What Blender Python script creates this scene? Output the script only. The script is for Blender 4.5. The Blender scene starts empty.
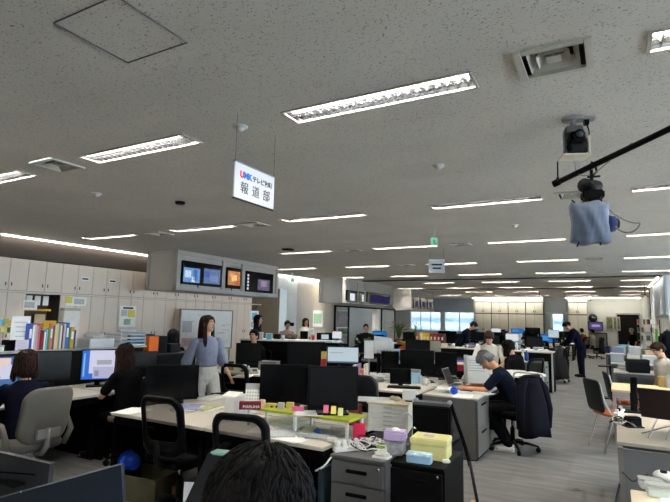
import bpy, bmesh, math, random
from mathutils import Vector, Matrix
random.seed(7)
R_ = math.radians
SC = bpy.context.scene
COL = SC.collection
EYE = 1.6
CEIL = 2.97
FPX = 500.0

# ---------------------------------------------------------------- camera
_p, _y, _r = R_(7.58), R_(29.2), R_(1.262)
FW = Vector((-math.sin(_y)*math.cos(_p), math.cos(_y)*math.cos(_p), math.sin(_p)))
_rt = Vector((math.cos(_y), math.sin(_y), 0)); _up = _rt.cross(FW)
RT = _rt*math.cos(_r) + _up*math.sin(_r)
UP = -_rt*math.sin(_r) + _up*math.cos(_r)
cd = bpy.data.cameras.new('camera'); cam = bpy.data.objects.new('camera', cd); COL.objects.link(cam)
cam.matrix_world = Matrix(((RT.x, UP.x, -FW.x, 0), (RT.y, UP.y, -FW.y, 0), (RT.z, UP.z, -FW.z, EYE), (0, 0, 0, 1)))
cd.sensor_fit = 'HORIZONTAL'; cd.sensor_width = 36.0; cd.lens = 36.0*FPX/670.0
cd.clip_start = 0.05; cd.clip_end = 200
SC.camera = cam

# ---------------------------------------------------------------- world, exposure
w = bpy.data.worlds.new('world'); SC.world = w; w.use_nodes = True
_bg = w.node_tree.nodes['Background']
_bg.inputs[0].default_value = (0.72, 0.86, 1.0, 1); _bg.inputs[1].default_value = 9.5
SC.view_settings.view_transform = 'Standard'
SC.view_settings.look = 'None'
SC.view_settings.gamma = 1.0
SC.view_settings.use_curve_mapping = False
SC.view_settings.exposure = 1.28
SC.cycles.use_denoising = True
SC.cycles.max_bounces = 6
SC.cycles.diffuse_bounces = 4
SC.cycles.glossy_bounces = 2
SC.cycles.transparent_max_bounces = 8
SC.cycles.caustics_reflective = False
SC.cycles.caustics_refractive = False
TUBE = 115.0      # strength of the fluorescent tubes
STRIP = 7.0

# ---------------------------------------------------------------- measuring helpers
def ray(px, py): return FW + RT*((px-335.0)/FPX) - UP*((py-251.0)/FPX)
def PZ(px, py, z):
    d = ray(px, py); return Vector((0, 0, EYE)) + d*((z-EYE)/d.z)
def PX(px, py, x):
    d = ray(px, py); return Vector((0, 0, EYE)) + d*(x/d.x)
def PY(px, py, y):
    d = ray(px, py); return Vector((0, 0, EYE)) + d*(y/d.y)
def depth(v): return (Vector(v)-Vector((0, 0, EYE))).dot(FW)
def facing(v): return -math.atan2(v[0], v[1])

# ---------------------------------------------------------------- materials
MATS = {}
def mat(name, col, rough=0.5, metal=0.0, var=0.06, scale=8.0, emit=0.0, spec=0.3, alpha=1.0):
    if name in MATS: return MATS[name]
    m = bpy.data.materials.new(name); m.use_nodes = True
    nt = m.node_tree; b = nt.nodes['Principled BSDF']
    def lin(c): return c/12.92 if c <= 0.04045 else ((c+0.055)/1.055)**2.4
    c = [lin(v/255.0) for v in col] + [1]
    if emit > 0:
        b.inputs['Base Color'].default_value = (0, 0, 0, 1) if emit < 2 else c
        b.inputs['Emission Color'].default_value = c; b.inputs['Emission Strength'].default_value = emit
    else:
        tc = nt.nodes.new('ShaderNodeTexCoord'); n = nt.nodes.new('ShaderNodeTexNoise'); n.inputs['Scale'].default_value = scale
        n.inputs['Detail'].default_value = 3
        r = nt.nodes.new('ShaderNodeValToRGB')
        r.color_ramp.elements[0].position = 0.3; r.color_ramp.elements[1].position = 0.7
        r.color_ramp.elements[0].color = [v*(1-var) for v in c[:3]] + [1]
        r.color_ramp.elements[1].color = [min(1, v*(1+var)) for v in c[:3]] + [1]
        nt.links.new(tc.outputs['Object'], n.inputs['Vector']); nt.links.new(n.outputs['Fac'], r.inputs['Fac'])
        nt.links.new(r.outputs['Color'], b.inputs['Base Color'])
    b.inputs['Roughness'].default_value = rough; b.inputs['Metallic'].default_value = metal
    b.inputs['Specular IOR Level'].default_value = spec
    b.inputs['Alpha'].default_value = alpha
    MATS[name] = m; return m
def glow(name, col, s): return mat(name, col, emit=s if s > 3 else s*0.40)

black = mat('black_plastic', (9, 9, 10), 0.55, spec=0.10)
blackmatte = mat('black_matte', (6, 6, 7), 0.85, spec=0.08)
dark = mat('dark_grey_plastic', (26, 26, 29), 0.55, spec=.2)
blackmesh = mat('chair_mesh_black', (8, 8, 9), 0.9, spec=.05, alpha=0.72)
grey = mat('grey_metal', (130, 131, 130), 0.45)
midgrey = mat('mid_grey_metal', (90, 89, 88), 0.5)
lightgrey = mat('light_grey_metal', (178, 178, 174), 0.4)
white = mat('white_plastic', (224, 223, 218), 0.45)
paper = mat('white_paper', (238, 238, 234), 0.8, var=0.04)
papergrey = mat('printed_paper', (188, 190, 192), 0.8, var=0.2, scale=60)
cream = mat('cream_plastic', (222, 214, 190), 0.5)
beige = mat('beige_board', (206, 184, 146), 0.5)
desktop = mat('desk_top_laminate', (204, 197, 186), 0.4, var=0.03)
chrome = mat('chrome', (190, 190, 190), 0.2, 1.0)
skin = mat('skin', (205, 158, 128), 0.55, var=0.05, scale=14)
hairm = mat('black_hair', (8, 7, 7), 0.75, var=0.4, scale=40, spec=0.12)
hairbrown = mat('dark_brown_hair', (40, 26, 21), 0.7, var=0.4, scale=40, spec=0.12)
hairgrey = mat('grey_hair', (98, 98, 100), 0.6, var=0.3, scale=60)
red = mat('red_card', (190, 40, 50), 0.5); maroon = mat('maroon_card', (112, 22, 36), 0.5)
pink = mat('pink_paper', (238, 120, 160), 0.7); yellow = mat('yellow_paper', (232, 218, 120), 0.7)
lime = mat('lime_board', (160, 170, 54), 0.5); green = mat('green_card', (70, 140, 70), 0.6)
orange = mat('orange_panel', (238, 112, 22), 0.5); blue = mat('blue_card', (44, 84, 170), 0.5)
navy = mat('navy_cloth', (20, 26, 44), 0.9, var=0.15, scale=30)
cyan = mat('cyan_card', (120, 190, 215), 0.5); purple = mat('lilac_card', (180, 158, 194), 0.6)
mustard = mat('mustard_card', (206, 160, 50), 0.6); skyblue = mat('pale_blue_card', (160, 198, 224), 0.6)
PAL = dict(red=red, maroon=maroon, pink=pink, yellow=yellow, lime=lime, green=green, orange=orange, blue=blue, cyan=cyan,
           purple=purple, mustard=mustard, skyblue=skyblue, white=paper, grey=grey, black=black, cream=cream, beige=beige)

# ---------------------------------------------------------------- mesh builder
class MB:
    def __init__(s): s.v = []; s.f = []; s.m = []; s.mats = []; s.sm = []
    def mi(s, m):
        if m not in s.mats: s.mats.append(m)
        return s.mats.index(m)
    def add(s, vs, fs, m, smooth=False, M=None):
        o = len(s.v)
        for v in vs:
            v = Vector(v)
            s.v.append(tuple(M @ v) if M else tuple(v))
        k = s.mi(m)
        for f in fs: s.f.append([i+o for i in f]); s.m.append(k); s.sm.append(smooth)
        return s
    def box(s, c, d, m, rz=0, bev=0.0, M=None, rx=0):
        x, y, z = d[0]/2, d[1]/2, d[2]/2
        T = Matrix.Translation(c) @ Matrix.Rotation(rz, 4, 'Z') @ Matrix.Rotation(rx, 4, 'X')
        if M: T = M @ T
        if bev <= 0:
            vs = [(-x, -y, -z), (x, -y, -z), (x, y, -z), (-x, y, -z), (-x, -y, z), (x, -y, z), (x, y, z), (-x, y, z)]
            return s.add(vs, [(3, 2, 1, 0), (4, 5, 6, 7), (0, 1, 5, 4), (1, 2, 6, 5), (2, 3, 7, 6), (3, 0, 4, 7)], m, M=T)
        bm = bmesh.new(); bmesh.ops.create_cube(bm, size=1)
        bmesh.ops.scale(bm, vec=d, verts=bm.verts)
        bmesh.ops.bevel(bm, geom=bm.edges[:], offset=min(bev, min(d)*0.45), segments=2, affect='EDGES')
        bm.verts.index_update()
        s.add([v.co[:] for v in bm.verts], [[v.index for v in f.verts] for f in bm.faces], m, M=T); bm.free(); return s
    def loft(s, rings, m, smooth=True, cap=True, M=None):
        n = len(rings[0]); vs = [p for r in rings for p in r]; fs = []
        for i in range(len(rings)-1):
            for j in range(n):
                a = i*n+j; b = i*n+(j+1) % n; fs.append((a, b, b+n, a+n))
        if cap:
            fs.append(list(range(n-1, -1, -1))); fs.append([(len(rings)-1)*n+j for j in range(n)])
        return s.add(vs, fs, m, smooth, M)
    def cyl(s, a, b, r, m, r2=None, n=10, cap=True, M=None):
        a, b = Vector(a), Vector(b); r2 = r if r2 is None else r2
        d = (b-a).normalized(); u = d.orthogonal().normalized(); v = d.cross(u)
        ring = lambda c, q: [c + (u*math.cos(t)+v*math.sin(t))*q for t in [2*math.pi*i/n for i in range(n)]]
        return s.loft([ring(a, r), ring(b, r2)], m, True, cap, M)
    def tube(s, pts, r, m, n=8, M=None):
        pts = [Vector(p) for p in pts]; rings = []; u = None
        for i, p in enumerate(pts):
            d = (pts[min(i+1, len(pts)-1)]-pts[max(i-1, 0)]).normalized()
            u = d.orthogonal().normalized() if u is None else (u-d*u.dot(d)).normalized()
            v = d.cross(u); q = r[i] if isinstance(r, (list, tuple)) else r
            rings.append([p+(u*math.cos(t)+v*math.sin(t))*q for t in [2*math.pi*k/n for k in range(n)]])
        return s.loft(rings, m, True, True, M)
    def ell(s, c, r, m, nu=14, nv=9, M=None, B=None):
        c = Vector(c); B = B or (Vector((1, 0, 0)), Vector((0, 1, 0)), Vector((0, 0, 1)))
        rings = []
        for i in range(nv):
            a = math.pi*(i+0.001 if i == 0 else (i-0.001 if i == nv-1 else i))/(nv-1)
            a = min(max(a, 0.06), math.pi-0.06)
            rings.append([c+B[0]*(r[0]*math.sin(a)*math.cos(t))+B[1]*(r[1]*math.sin(a)*math.sin(t))-B[2]*(r[2]*math.cos(a))
                          for t in [2*math.pi*k/nu for k in range(nu)]])
        return s.loft(rings, m, True, True, M)
    def prism(s, pts, z0, z1, m, M=None, smooth=False):
        n = len(pts); vs = [(p[0], p[1], z0) for p in pts]+[(p[0], p[1], z1) for p in pts]
        fs = [list(range(n-1, -1, -1)), list(range(n, 2*n))]+[(i, (i+1) % n, (i+1) % n+n, i+n) for i in range(n)]
        return s.add(vs, fs, m, smooth, M)
    def mesh(s, name):
        me = bpy.data.meshes.new(name); me.from_pydata(s.v, [], s.f)
        for m in s.mats: me.materials.append(m)
        me.polygons.foreach_set('material_index', s.m); me.polygons.foreach_set('use_smooth', s.sm); me.update()
        return me

def P3(l): return Vector((l[0], l[1], l[2] if len(l) > 2 else 0))
def link(name, data, parent=None):
    o = bpy.data.objects.new(name, data); COL.objects.link(o)
    if parent: o.parent = parent
    return o
def part(name, mb, parent, label=None, data=None):
    o = link(name, mb.mesh(name) if mb else data, parent)
    if label: o['label'] = label
    return o
def tag(o, label, cat, group=None):
    o['label'] = label; o['category'] = cat
    if group: o['group'] = group
    return o
def thing(name, label, cat, loc=(0, 0, 0), rz=0, group=None):
    loc = P3(loc)
    o = link(name, None); o.empty_display_size = 0.1
    o.location = loc; o.rotation_euler = (0, 0, rz); return tag(o, label, cat, group)
def single(name, mb, label, cat, loc=(0, 0, 0), rz=0, group=None):
    o = link(name, mb.mesh(name)); o.location = loc; o.rotation_euler = (0, 0, rz); return tag(o, label, cat, group)
def struct(name, mb):
    o = link(name, mb.mesh(name)); o['kind'] = 'structure'; return o
def dup(root, loc, rz, label, group=None):
    r = root.copy(); COL.objects.link(r); r.location = loc; r.rotation_euler = (0, 0, rz); r['label'] = label
    if group: r['group'] = group
    for ch in list(root.children):
        c = ch.copy(); COL.objects.link(c); c.parent = r
        for g in list(ch.children):
            d = g.copy(); COL.objects.link(d); d.parent = c
    return r
PROTO = {}
def make(key, fn, label, loc, rz=0, group=None):
    """first call builds the thing with its parts, later ones copy it"""
    loc = P3(loc)
    if key not in PROTO:
        r = fn(label); PROTO[key] = r; r.location = loc; r.rotation_euler = (0, 0, rz)
        if group: r['group'] = group
        return r
    r = dup(PROTO[key], loc, rz, label, group)
    if not group and 'group' in r: del r['group']
    return r
def textmesh(s, size, m, ext=0.001, align='CENTER', bold=0.0):
    cu = bpy.data.curves.new('lettering', 'FONT'); cu.body = s; cu.size = size; cu.extrude = ext; cu.align_x = align; cu.align_y = 'CENTER'; cu.offset = bold
    o = bpy.data.objects.new('lettering', cu); COL.objects.link(o)
    dg = bpy.context.evaluated_depsgraph_get(); me = bpy.data.meshes.new_from_object(o.evaluated_get(dg))
    bpy.data.objects.remove(o); me.materials.clear(); me.materials.append(m); return me
def text(name, s, size, m, parent, loc, rot, label=None, bold=0):
    o = link(name, textmesh(s, size, m, bold=bold), parent); o.location = loc; o.rotation_euler = rot
    if label: o['label'] = label
    return o
ORD = ['nearest', 'second', 'third', 'fourth', 'fifth', 'sixth', 'seventh', 'eighth', 'ninth', 'tenth', 'eleventh', 'twelfth']
# ================================================================ SETTING
def nodemat(name, build, rough=0.8):
    m = bpy.data.materials.new(name); m.use_nodes = True; nt = m.node_tree; b = nt.nodes['Principled BSDF']
    b.inputs['Roughness'].default_value = rough; b.inputs['Specular IOR Level'].default_value = 0.2
    nt.links.new(build(nt), b.inputs['Base Color']); return m
def N(nt, t, **k):
    n = nt.nodes.new(t)
    for a, v in k.items():
        if a in n.inputs: n.inputs[a].default_value = v
        else: setattr(n, a, v)
    return n
def ramp(nt, src, stops, interp='LINEAR'):
    r = nt.nodes.new('ShaderNodeValToRGB'); r.color_ramp.interpolation = interp
    while len(r.color_ramp.elements) < len(stops): r.color_ramp.elements.new(0.5)
    for e, (p, c) in zip(r.color_ramp.elements, stops):
        e.position = p; e.color = (c, c, c, 1) if not isinstance(c, tuple) else (*c, 1)
    nt.links.new(src, r.inputs['Fac']); return r.outputs['Color']
def mul(nt, a, b):
    m = nt.nodes.new('ShaderNodeMix'); m.data_type = 'RGBA'; m.blend_type = 'MULTIPLY'; m.inputs[0].default_value = 1
    nt.links.new(a, m.inputs[6]); nt.links.new(b, m.inputs[7]); return m.outputs[2]
def b_ceil(nt):
    g = N(nt, 'ShaderNodeNewGeometry').outputs['Position']
    mp = N(nt, 'ShaderNodeMapping'); nt.links.new(g, mp.inputs['Vector']); mp.inputs['Rotation'].default_value = (0, 0, 0.6); mp.inputs['Scale'].default_value = (1.0, 1.5, 1)
    n1 = N(nt, 'ShaderNodeTexNoise', Scale=82.0, Detail=2.5, Roughness=0.55); nt.links.new(mp.outputs[0], n1.inputs['Vector'])
    pits = ramp(nt, n1.outputs['Fac'], [(0.33, 0.25), (0.39, 1.0)])
    n2 = N(nt, 'ShaderNodeTexNoise', Scale=1.3, Detail=2.0); nt.links.new(g, n2.inputs['Vector'])
    base = ramp(nt, n2.outputs['Fac'], [(0.3, (0.55, 0.525, 0.475)), (0.7, (0.60, 0.575, 0.525))])
    # board pattern: some 0.9 m boards are a touch paler
    mp2 = N(nt, 'ShaderNodeMapping'); nt.links.new(g, mp2.inputs['Vector']); mp2.inputs['Scale'].default_value = (1/0.91, 1/0.455, 1)
    wn = N(nt, 'ShaderNodeTexWhiteNoise'); fl = N(nt, 'ShaderNodeVectorMath', operation='FLOOR')
    nt.links.new(mp2.outputs[0], fl.inputs[0]); nt.links.new(fl.outputs[0], wn.inputs['Vector'])
    bd = ramp(nt, wn.outputs['Value'], [(0.0, 0.955), (1.0, 1.0)])
    return mul(nt, mul(nt, base, pits), bd)
def b_floor(nt):
    g = N(nt, 'ShaderNodeNewGeometry').outputs['Position']
    mp = N(nt, 'ShaderNodeMapping'); nt.links.new(g, mp.inputs['Vector']); mp.inputs['Scale'].default_value = (1.2, 7, 1)
    n1 = N(nt, 'ShaderNodeTexNoise', Scale=1.6, Detail=4.0); nt.links.new(mp.outputs[0], n1.inputs['Vector'])
    base = ramp(nt, n1.outputs['Fac'], [(0.3, (0.18, 0.178, 0.174)), (0.7, (0.275, 0.272, 0.266))])
    n2 = N(nt, 'ShaderNodeTexNoise', Scale=160.0, Detail=1.0); nt.links.new(g, n2.inputs['Vector'])
    f = ramp(nt, n2.outputs['Fac'], [(0.3, 0.75), (0.7, 1.0)])
    mp2 = N(nt, 'ShaderNodeMapping'); nt.links.new(g, mp2.inputs['Vector']); mp2.inputs['Scale'].default_value = (2, 2, 1)
    wn = N(nt, 'ShaderNodeTexWhiteNoise'); fl = N(nt, 'ShaderNodeVectorMath', operation='FLOOR')
    nt.links.new(mp2.outputs[0], fl.inputs[0]); nt.links.new(fl.outputs[0], wn.inputs['Vector'])
    bd = ramp(nt, wn.outputs['Value'], [(0.0, 0.86), (1.0, 1.0)])
    return mul(nt, mul(nt, base, f), bd)
M_ceil = nodemat('ceiling_board', b_ceil, 0.9); M_floor = nodemat('carpet_tile', b_floor, 0.95)
wallwarm = mat('warm_white_wall', (196, 190, 180), 0.7, var=0.02); wallwhite = mat('white_wall', (224, 226, 222), 0.7, var=0.02)
wallblue = mat('blue_grey_wall', (176, 186, 194), 0.7, var=0.03); soffit = mat('brown_soffit', (72, 64, 58), 0.8, var=0.03)
cabm = mat('cabinet_panel', (222, 208, 194), 0.5, var=0.03, scale=3); cabgap = mat('cabinet_gap', (70, 66, 62), 0.8)
cabw = mat('cabinet_panel_white', (228, 224, 212), 0.5, var=0.03, scale=3)
bulkm = mat('bulkhead_panel', (176, 171, 164), 0.6, var=0.02); brownm = mat('brown_recess', (120, 104, 84), 0.8)
glassm = mat('clear_glass', (225, 235, 235), 0.05, alpha=0.15)

XS = [-13.1, -10.85, -8.62, -6.36, -4.11, -1.92, 0.20, 2.4, 4.6]
YS = [-0.35, 2.74, 5.83, 8.92, 12.0, 15.1, 18.2, 21.3, 24.4, 27.5]
FL, FWD = 1.28, 0.22
fix = []
for r, yc in enumerate(YS):
    for c, x0 in enumerate(XS):
        if x0 > 1.0 and yc > 16: continue
        if x0 < -9 and yc < 22.5: continue
        if c == 2 and r in (3, 6, 8): continue
        fix.append((c, r, x0, yc))
holes = [(x0, x0+FL, yc-FWD/2, yc+FWD/2) for c, r, x0, yc in fix]
# (x, y, half width in x, half width in y)
vents = [(-0.22, 2.705, 0.18, 0.165), (-4.54, 2.71, 0.185, 0.19), (-0.33, 5.83, 0.18, 0.17), (-4.7, 5.9, 0.16, 0.15), (-6.8, 5.95, 0.17, 0.15), (-4.62, 8.95, 0.17, 0.15),
         (-2.4, 8.95, 0.17, 0.15), (-0.33, 8.92, 0.17, 0.15), (-4.62, 12.0, 0.17, 0.15), (-0.33, 12.0, 0.17, 0.15), (-2.4, 15.1, 0.17, 0.15), (-0.33, 15.1, 0.17, 0.15)]
holes += [(x-a+0.02, x+a-0.02, y-b+0.02, y+b-0.02) for x, y, a, b in vents]
cx = sorted({-16.0, 6.5} | {h[0] for h in holes} | {h[1] for h in holes})
cy = sorted({-3.0, 31.2} | {h[2] for h in holes} | {h[3] for h in holes})
mb = MB(); vi = {}
for i, x in enumerate(cx):
    for j, y in enumerate(cy): vi[i, j] = len(mb.v); mb.v.append((x, y, CEIL))
k = mb.mi(M_ceil)
for i in range(len(cx)-1):
    for j in range(len(cy)-1):
        mx, my = (cx[i]+cx[i+1])/2, (cy[j]+cy[j+1])/2
        if any(h[0] < mx < h[1] and h[2] < my < h[3] for h in holes): continue
        mb.f.append([vi[i, j], vi[i, j+1], vi[i+1, j+1], vi[i+1, j]]); mb.m.append(k); mb.sm.append(False)
struct('ceiling', mb)
struct('floor', MB().box((-4.75, 14.1, -0.05), (22.7, 34.4, 0.1), M_floor))
# left wall: cabinets run, opening to the stairs, lit wall
struct('wall_left', MB().box((-10.2, 4.75, 1.5), (0.2, 15.7, 3.0), wallwarm))
struct('wall_left', MB().box((-9.75, 14.25, 1.5), (0.3, 0.6, 3.0), wallwhite).box((-9.75, 17.9, 1.5), (0.3, 6.7, 3.0), wallwarm).box((-9.75, 21.7, 1.5), (0.3, 0.9, 3.0), wallwhite))
struct('wall_stair_back', MB().box((-11.3, 13.2, 1.5), (0.1, 1.9, 3.0), brownm).box((-10.5, 14.1, 1.5), (1.5, 0.1, 3.0), brownm))
struct('wall_soffit', MB().box((-9.83, 4.75, (2.57+CEIL)/2), (0.46, 15.7, CEIL-2.57), soffit).box((-9.75, 13.25, 2.75), (0.4, 1.3, 0.46), wallwhite))
struct('wall_front', MB().box((-4.75, -3.1, 1.5), (22.7, 0.2, 3.0), wallwhite))
struct('wall_right', MB().box((1.45, 23.9, 1.5), (0.3, 14.5, 3.0), wallwhite).box((4.0, 16.75, 1.5), (5.0, 0.2, 3.0), wallwhite))
struct('trim_1', MB().box((1.27, 19.2, 2.42), (0.05, 5.1, 1.1), wallblue))
struct('trim_2', MB().box((1.22, 21.9, 1.5), (0.12, 0.3, 3.0), wallwhite).box((1.15, 21.8, 1.5), (0.03, 0.06, 2.9), blackmatte))
struct('trim_3', MB().box((-4.2, 16.6, 2.955), (10.8, 0.06, 0.05), mat('joint_dark', (60, 60, 60))).box((-4.2, 21.8, 2.955), (10.8, 0.06, 0.05), MATS['joint_dark']))
# right side wall with two real windows (outside the frame to the right)
def wall_with_windows(name, a, b, z1, wins, ax, off, th, m, wz=(0.95, 2.1)):
    mb = MB(); cuts = [a]
    for w0, w1 in wins: cuts += [w0, w1]
    cuts.append(b)
    def bx(u0, u1, z0, z2):
        c = ((u0+u1)/2, off, (z0+z2)/2); d = (u1-u0, th, z2-z0)
        if ax == 'y': c = (c[1], c[0], c[2]); d = (d[1], d[0], d[2])
        if u1-u0 > 0.001: mb.box(c, d, m)
    for i in range(0, len(cuts), 2): bx(cuts[i], cuts[i+1], 0, z1)
    for w0, w1 in wins: bx(w0, w1, 0, wz[0]); bx(w0, w1, wz[1], z1)
    struct(name, mb)
WN = [0]
tinted = mat('sheer_glass', (190, 205, 212), 0.1, alpha=0.72)
def window(u0, u1, z0, z1, ax, off, nm=2):
    WN[0] += 1; mb = MB(); g = MB(); n = nm
    P = (lambda u, z: (u, off, z)) if ax == 'x' else (lambda u, z: (off, u, z))
    D = (lambda du, dz, t: (du, t, dz)) if ax == 'x' else (lambda du, dz, t: (t, du, dz))
    for z in (z0, z1): mb.box(P((u0+u1)/2, z), D(u1-u0, 0.05, 0.1), lightgrey)
    for i in range(n+1): mb.box(P(u0+(u1-u0)*i/n, (z0+z1)/2), D(0.05, z1-z0, 0.1), lightgrey)
    o = link('window_%d' % WN[0], mb.mesh('window')); o['kind'] = 'structure'
    g.box(P((u0+u1)/2, (z0+z1)/2), D(u1-u0, z1-z0, 0.01), tinted if ax == 'x' else glassm); part('pane', g, o)
wall_with_windows('wall_right_near', -3, 16.6, 3.0, [(-1.5, 3.0), (4.0, 9.0), (10.0, 15.5)], 'y', 6.4, 0.2, wallwhite, (0.9, 2.5))
for a, b in [(-1.5, 3.0), (4.0, 9.0), (10.0, 15.5)]: window(a, b, 0.9, 2.5, 'y', 6.4, 3)
wall_with_windows('wall_back', -16, 1.4, 3.0, [(-11.6, -9.6), (-9.35, -7.5), (-3.12, -2.55)], 'x', 31.1, 0.2, wallwhite, (0.9, 2.1))
for a, b, n in [(-11.6, -9.6, 3), (-9.35, -7.5, 2), (-3.12, -2.55, 1)]: window(a, b, 0.9, 2.1, 'x', 31.1, n)
struct('trim_4', MB().box((-10.0, 30.97, 2.52), (5.2, 0.04, 0.82), wallblue).box((-2.9, 30.97, 2.55), (1.1, 0.04, 0.8), wallblue).box((-3.36, 30.97, 1.05), (0.3, 0.05, 2.1), wallblue).box((-2.41, 30.97, 1.05), (0.22, 0.05, 2.1), wallblue))
t = thing('strip_light', 'added strip light brightening the right side wall', 'strip light', (1.12, 19.2, CEIL))
part('housing', MB().box((0, 0, -0.01), (0.08, 4.6, 0.018), white), t); part('lamp', MB().box((0, 0, -0.03), (0.03, 4.5, 0.016), glow('strip_light_lamp', (255, 250, 238), STRIP)), t)  # extra strip, added to brighten the right side wall
for k_, (xa, xb) in enumerate(((-7.4, -3.5), (-2.35, -0.4), (-0.35, 1.2))):
    t = thing('strip_light', ['cove strip light over the white cabinets on the far wall', 'cove strip light over the right pair of far cabinets', 'bright cove strip light over the far right wall'][k_], 'strip light', ((xa+xb)/2, 30.2, CEIL))
    part('housing', MB().box((0, 0, -0.01), (xb-xa, 0.14, 0.018), white), t); part('lamp', MB().box((0, 0, -0.03), (xb-xa-0.04, 0.08, 0.022), glow('cove_lamp', (255, 248, 232), 13.0)), t)
struct('wall_far_left', MB().box((-16.1, 26.5, 1.5), (0.2, 9.4, 3.0), wallwhite).box((-13, 22.1, 1.5), (6.3, 0.2, 3.0), wallwhite))
# blurred pale buildings beyond the far windows: a plain block standing outside
single('far_building', MB().box((-9.5, 46, 1.0), (26, 4, 5.5), mat('far_block', (214, 222, 226), 0.8, var=0.1, scale=0.7)).box((-9.5, 43.9, 1.6), (25, 0.2, 0.35), mat('far_glass', (96, 120, 138), 0.3)).box((-9.5, 43.9, 0.6), (25, 0.2, 0.3), MATS['far_glass']),
       'pale building seen outside through the far windows', 'building')

# ---- ceiling fixtures
tubem = glow('fluorescent_tube', (255, 248, 236), TUBE)
reflm = mat('fixture_reflector', (200, 202, 204), 0.14, 1.0)
bladem = mat('louvre_blade', (205, 206, 208), 0.16, 1.0)
frm = mat('fixture_frame', (170, 166, 158), 0.5)
def fixture(label):
    t = thing('ceiling_light', label, 'ceiling light'); h = 0.10
    f = MB(); L, W = FL, FWD
    for s in (-1, 1):
        f.box((0, s*(W/2-0.008), -0.002), (L, 0.018, 0.012), frm); f.box((s*(L/2-0.008), 0, -0.002), (0.018, W, 0.012), frm)
    part('frame', f, t)
    r = MB(); r.add([(-L/2, -W/2, 0), (L/2, -W/2, 0), (L/2, W/2, 0), (-L/2, W/2, 0), (-L/2+.02, -W/2+.04, h), (L/2-.02, -W/2+.04, h), (L/2-.02, W/2-.04, h), (-L/2+.02, W/2-.04, h)],
                    [(4, 5, 6, 7), (0, 1, 5, 4), (1, 2, 6, 5), (2, 3, 7, 6), (3, 0, 4, 7)], reflm)
    part('reflector', r, t)
    l = MB(); n = 20
    l.box((0, 0, 0.022), (L-0.03, 0.006, 0.040), bladem)
    for i in range(1, n): l.box((-L/2+L*i/n, 0, 0.022), (0.005, W-0.03, 0.040), bladem)
    part('louvre', l, t)
    for s in (-1, 1):
        b = MB().cyl((-L/2+0.03, s*0.05, 0.078), (L/2-0.03, s*0.05, 0.078), 0.014, tubem, n=8); part('tube', b, t)
    return t
colname = {0: 'far left', 1: 'left beyond the wall line', 2: 'column nearest the left wall', 3: 'second column from the left wall', 4: 'third column from the left wall',
           5: 'fourth column from the left wall', 6: 'column just over the aisle on the right', 7: 'column right of the aisle', 8: 'rightmost column'}
for c, r, x0, yc in fix:
    make('fixture', fixture, 'recessed louvred ceiling light, %s row, %s' % (ORD[r], colname[c]) if r else 'recessed louvred ceiling light above the camera, %s' % colname[c],
         (x0+FL/2, yc, CEIL), 0, 'recessed ceiling lights')
def vent(a, b):
    def f(label):
        t = thing('air_vent', label, 'air vent'); m = mat('vent_paint', (184, 180, 168), 0.5)
        fr = MB()
        for s in (-1, 1):
            fr.box((s*(a-0.015), 0, -0.006), (0.035, 2*b, 0.018), m); fr.box((0, s*(b-0.015), -0.006), (2*a-0.07, 0.035, 0.018), m)
        part('frame', fr, t)
        part('duct', MB().add([(-a, -b, 0), (a, -b, 0), (a, b, 0), (-a, b, 0), (-a, -b, .12), (a, -b, .12), (a, b, .12), (-a, b, .12)],
                              [(4, 5, 6, 7), (0, 1, 5, 4), (1, 2, 6, 5), (2, 3, 7, 6), (3, 0, 4, 7)], mat('duct', (70, 68, 62), 0.9)), t)
        for i, q in enumerate((0.68, 0.44)):
            l = MB()
            A, B, C, D = a*q, b*q, a*(q-0.17), b*(q-0.17)
            vs = [(-A, -B, .0), (A, -B, .0), (A, B, .0), (-A, B, .0), (-C, -D, .05), (C, -D, .05), (C, D, .05), (-C, D, .05)]
            l.add(vs, [(0, 1, 5, 4), (1, 2, 6, 5), (2, 3, 7, 6), (3, 0, 4, 7)], m)
            l.add([(x, y, z-0.006) for x, y, z in vs], [(4, 5, 1, 0), (5, 6, 2, 1), (6, 7, 3, 2), (7, 4, 0, 3)], m); part('louvre_ring', l, t)
        part('centre_plate', MB().add([(-a*.2, -b*.22, .0), (a*.2, -b*.22, .0), (a*.2, b*.22, .0), (-a*.2, b*.22, .0), (0, 0, .03)], [(0, 1, 2, 3), (0, 4, 1), (1, 4, 2), (2, 4, 3), (3, 4, 0)], m), t)
        return t
    return f
vl = ['square air vent in the ceiling right of the brightest near light', 'square air vent near the left wall between the two nearest left lights', 'small air vent behind the hanging studio light pole',
      'air vent beside the second row of lights, left of the hanging sign', 'air vent nearest the left wall in the second row', 'air vent left of centre in the third row', 'air vent behind the hanging sign in the third row',
      'air vent over the aisle in the third row', 'air vent left of centre in the fourth row', 'air vent over the aisle in the fourth row', 'air vent in the fifth row, middle of the room', 'air vent over the aisle in the fifth row']
for i, (x, y, a, b) in enumerate(vents):
    make('vent%d' % (0 if i < 2 else 1), vent(a, b), vl[i], (x, y, CEIL), 0, None if i < 2 else 'small ceiling air vents')
# access panel outlined in the ceiling
single('access_panel', MB().box((0, -0.21, 0), (0.45, 0.0035, 0.008), midgrey).box((0, 0.21, 0), (0.45, 0.0035, 0.008), midgrey).box((-0.225, 0, 0), (0.0035, 0.42, 0.008), midgrey).box((0.225, 0, 0), (0.0035, 0.42, 0.008), midgrey),
       'square access hatch with a thin dark joint in the speckled ceiling', 'access hatch', (-2.06, 1.49, CEIL-0.002))
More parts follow.
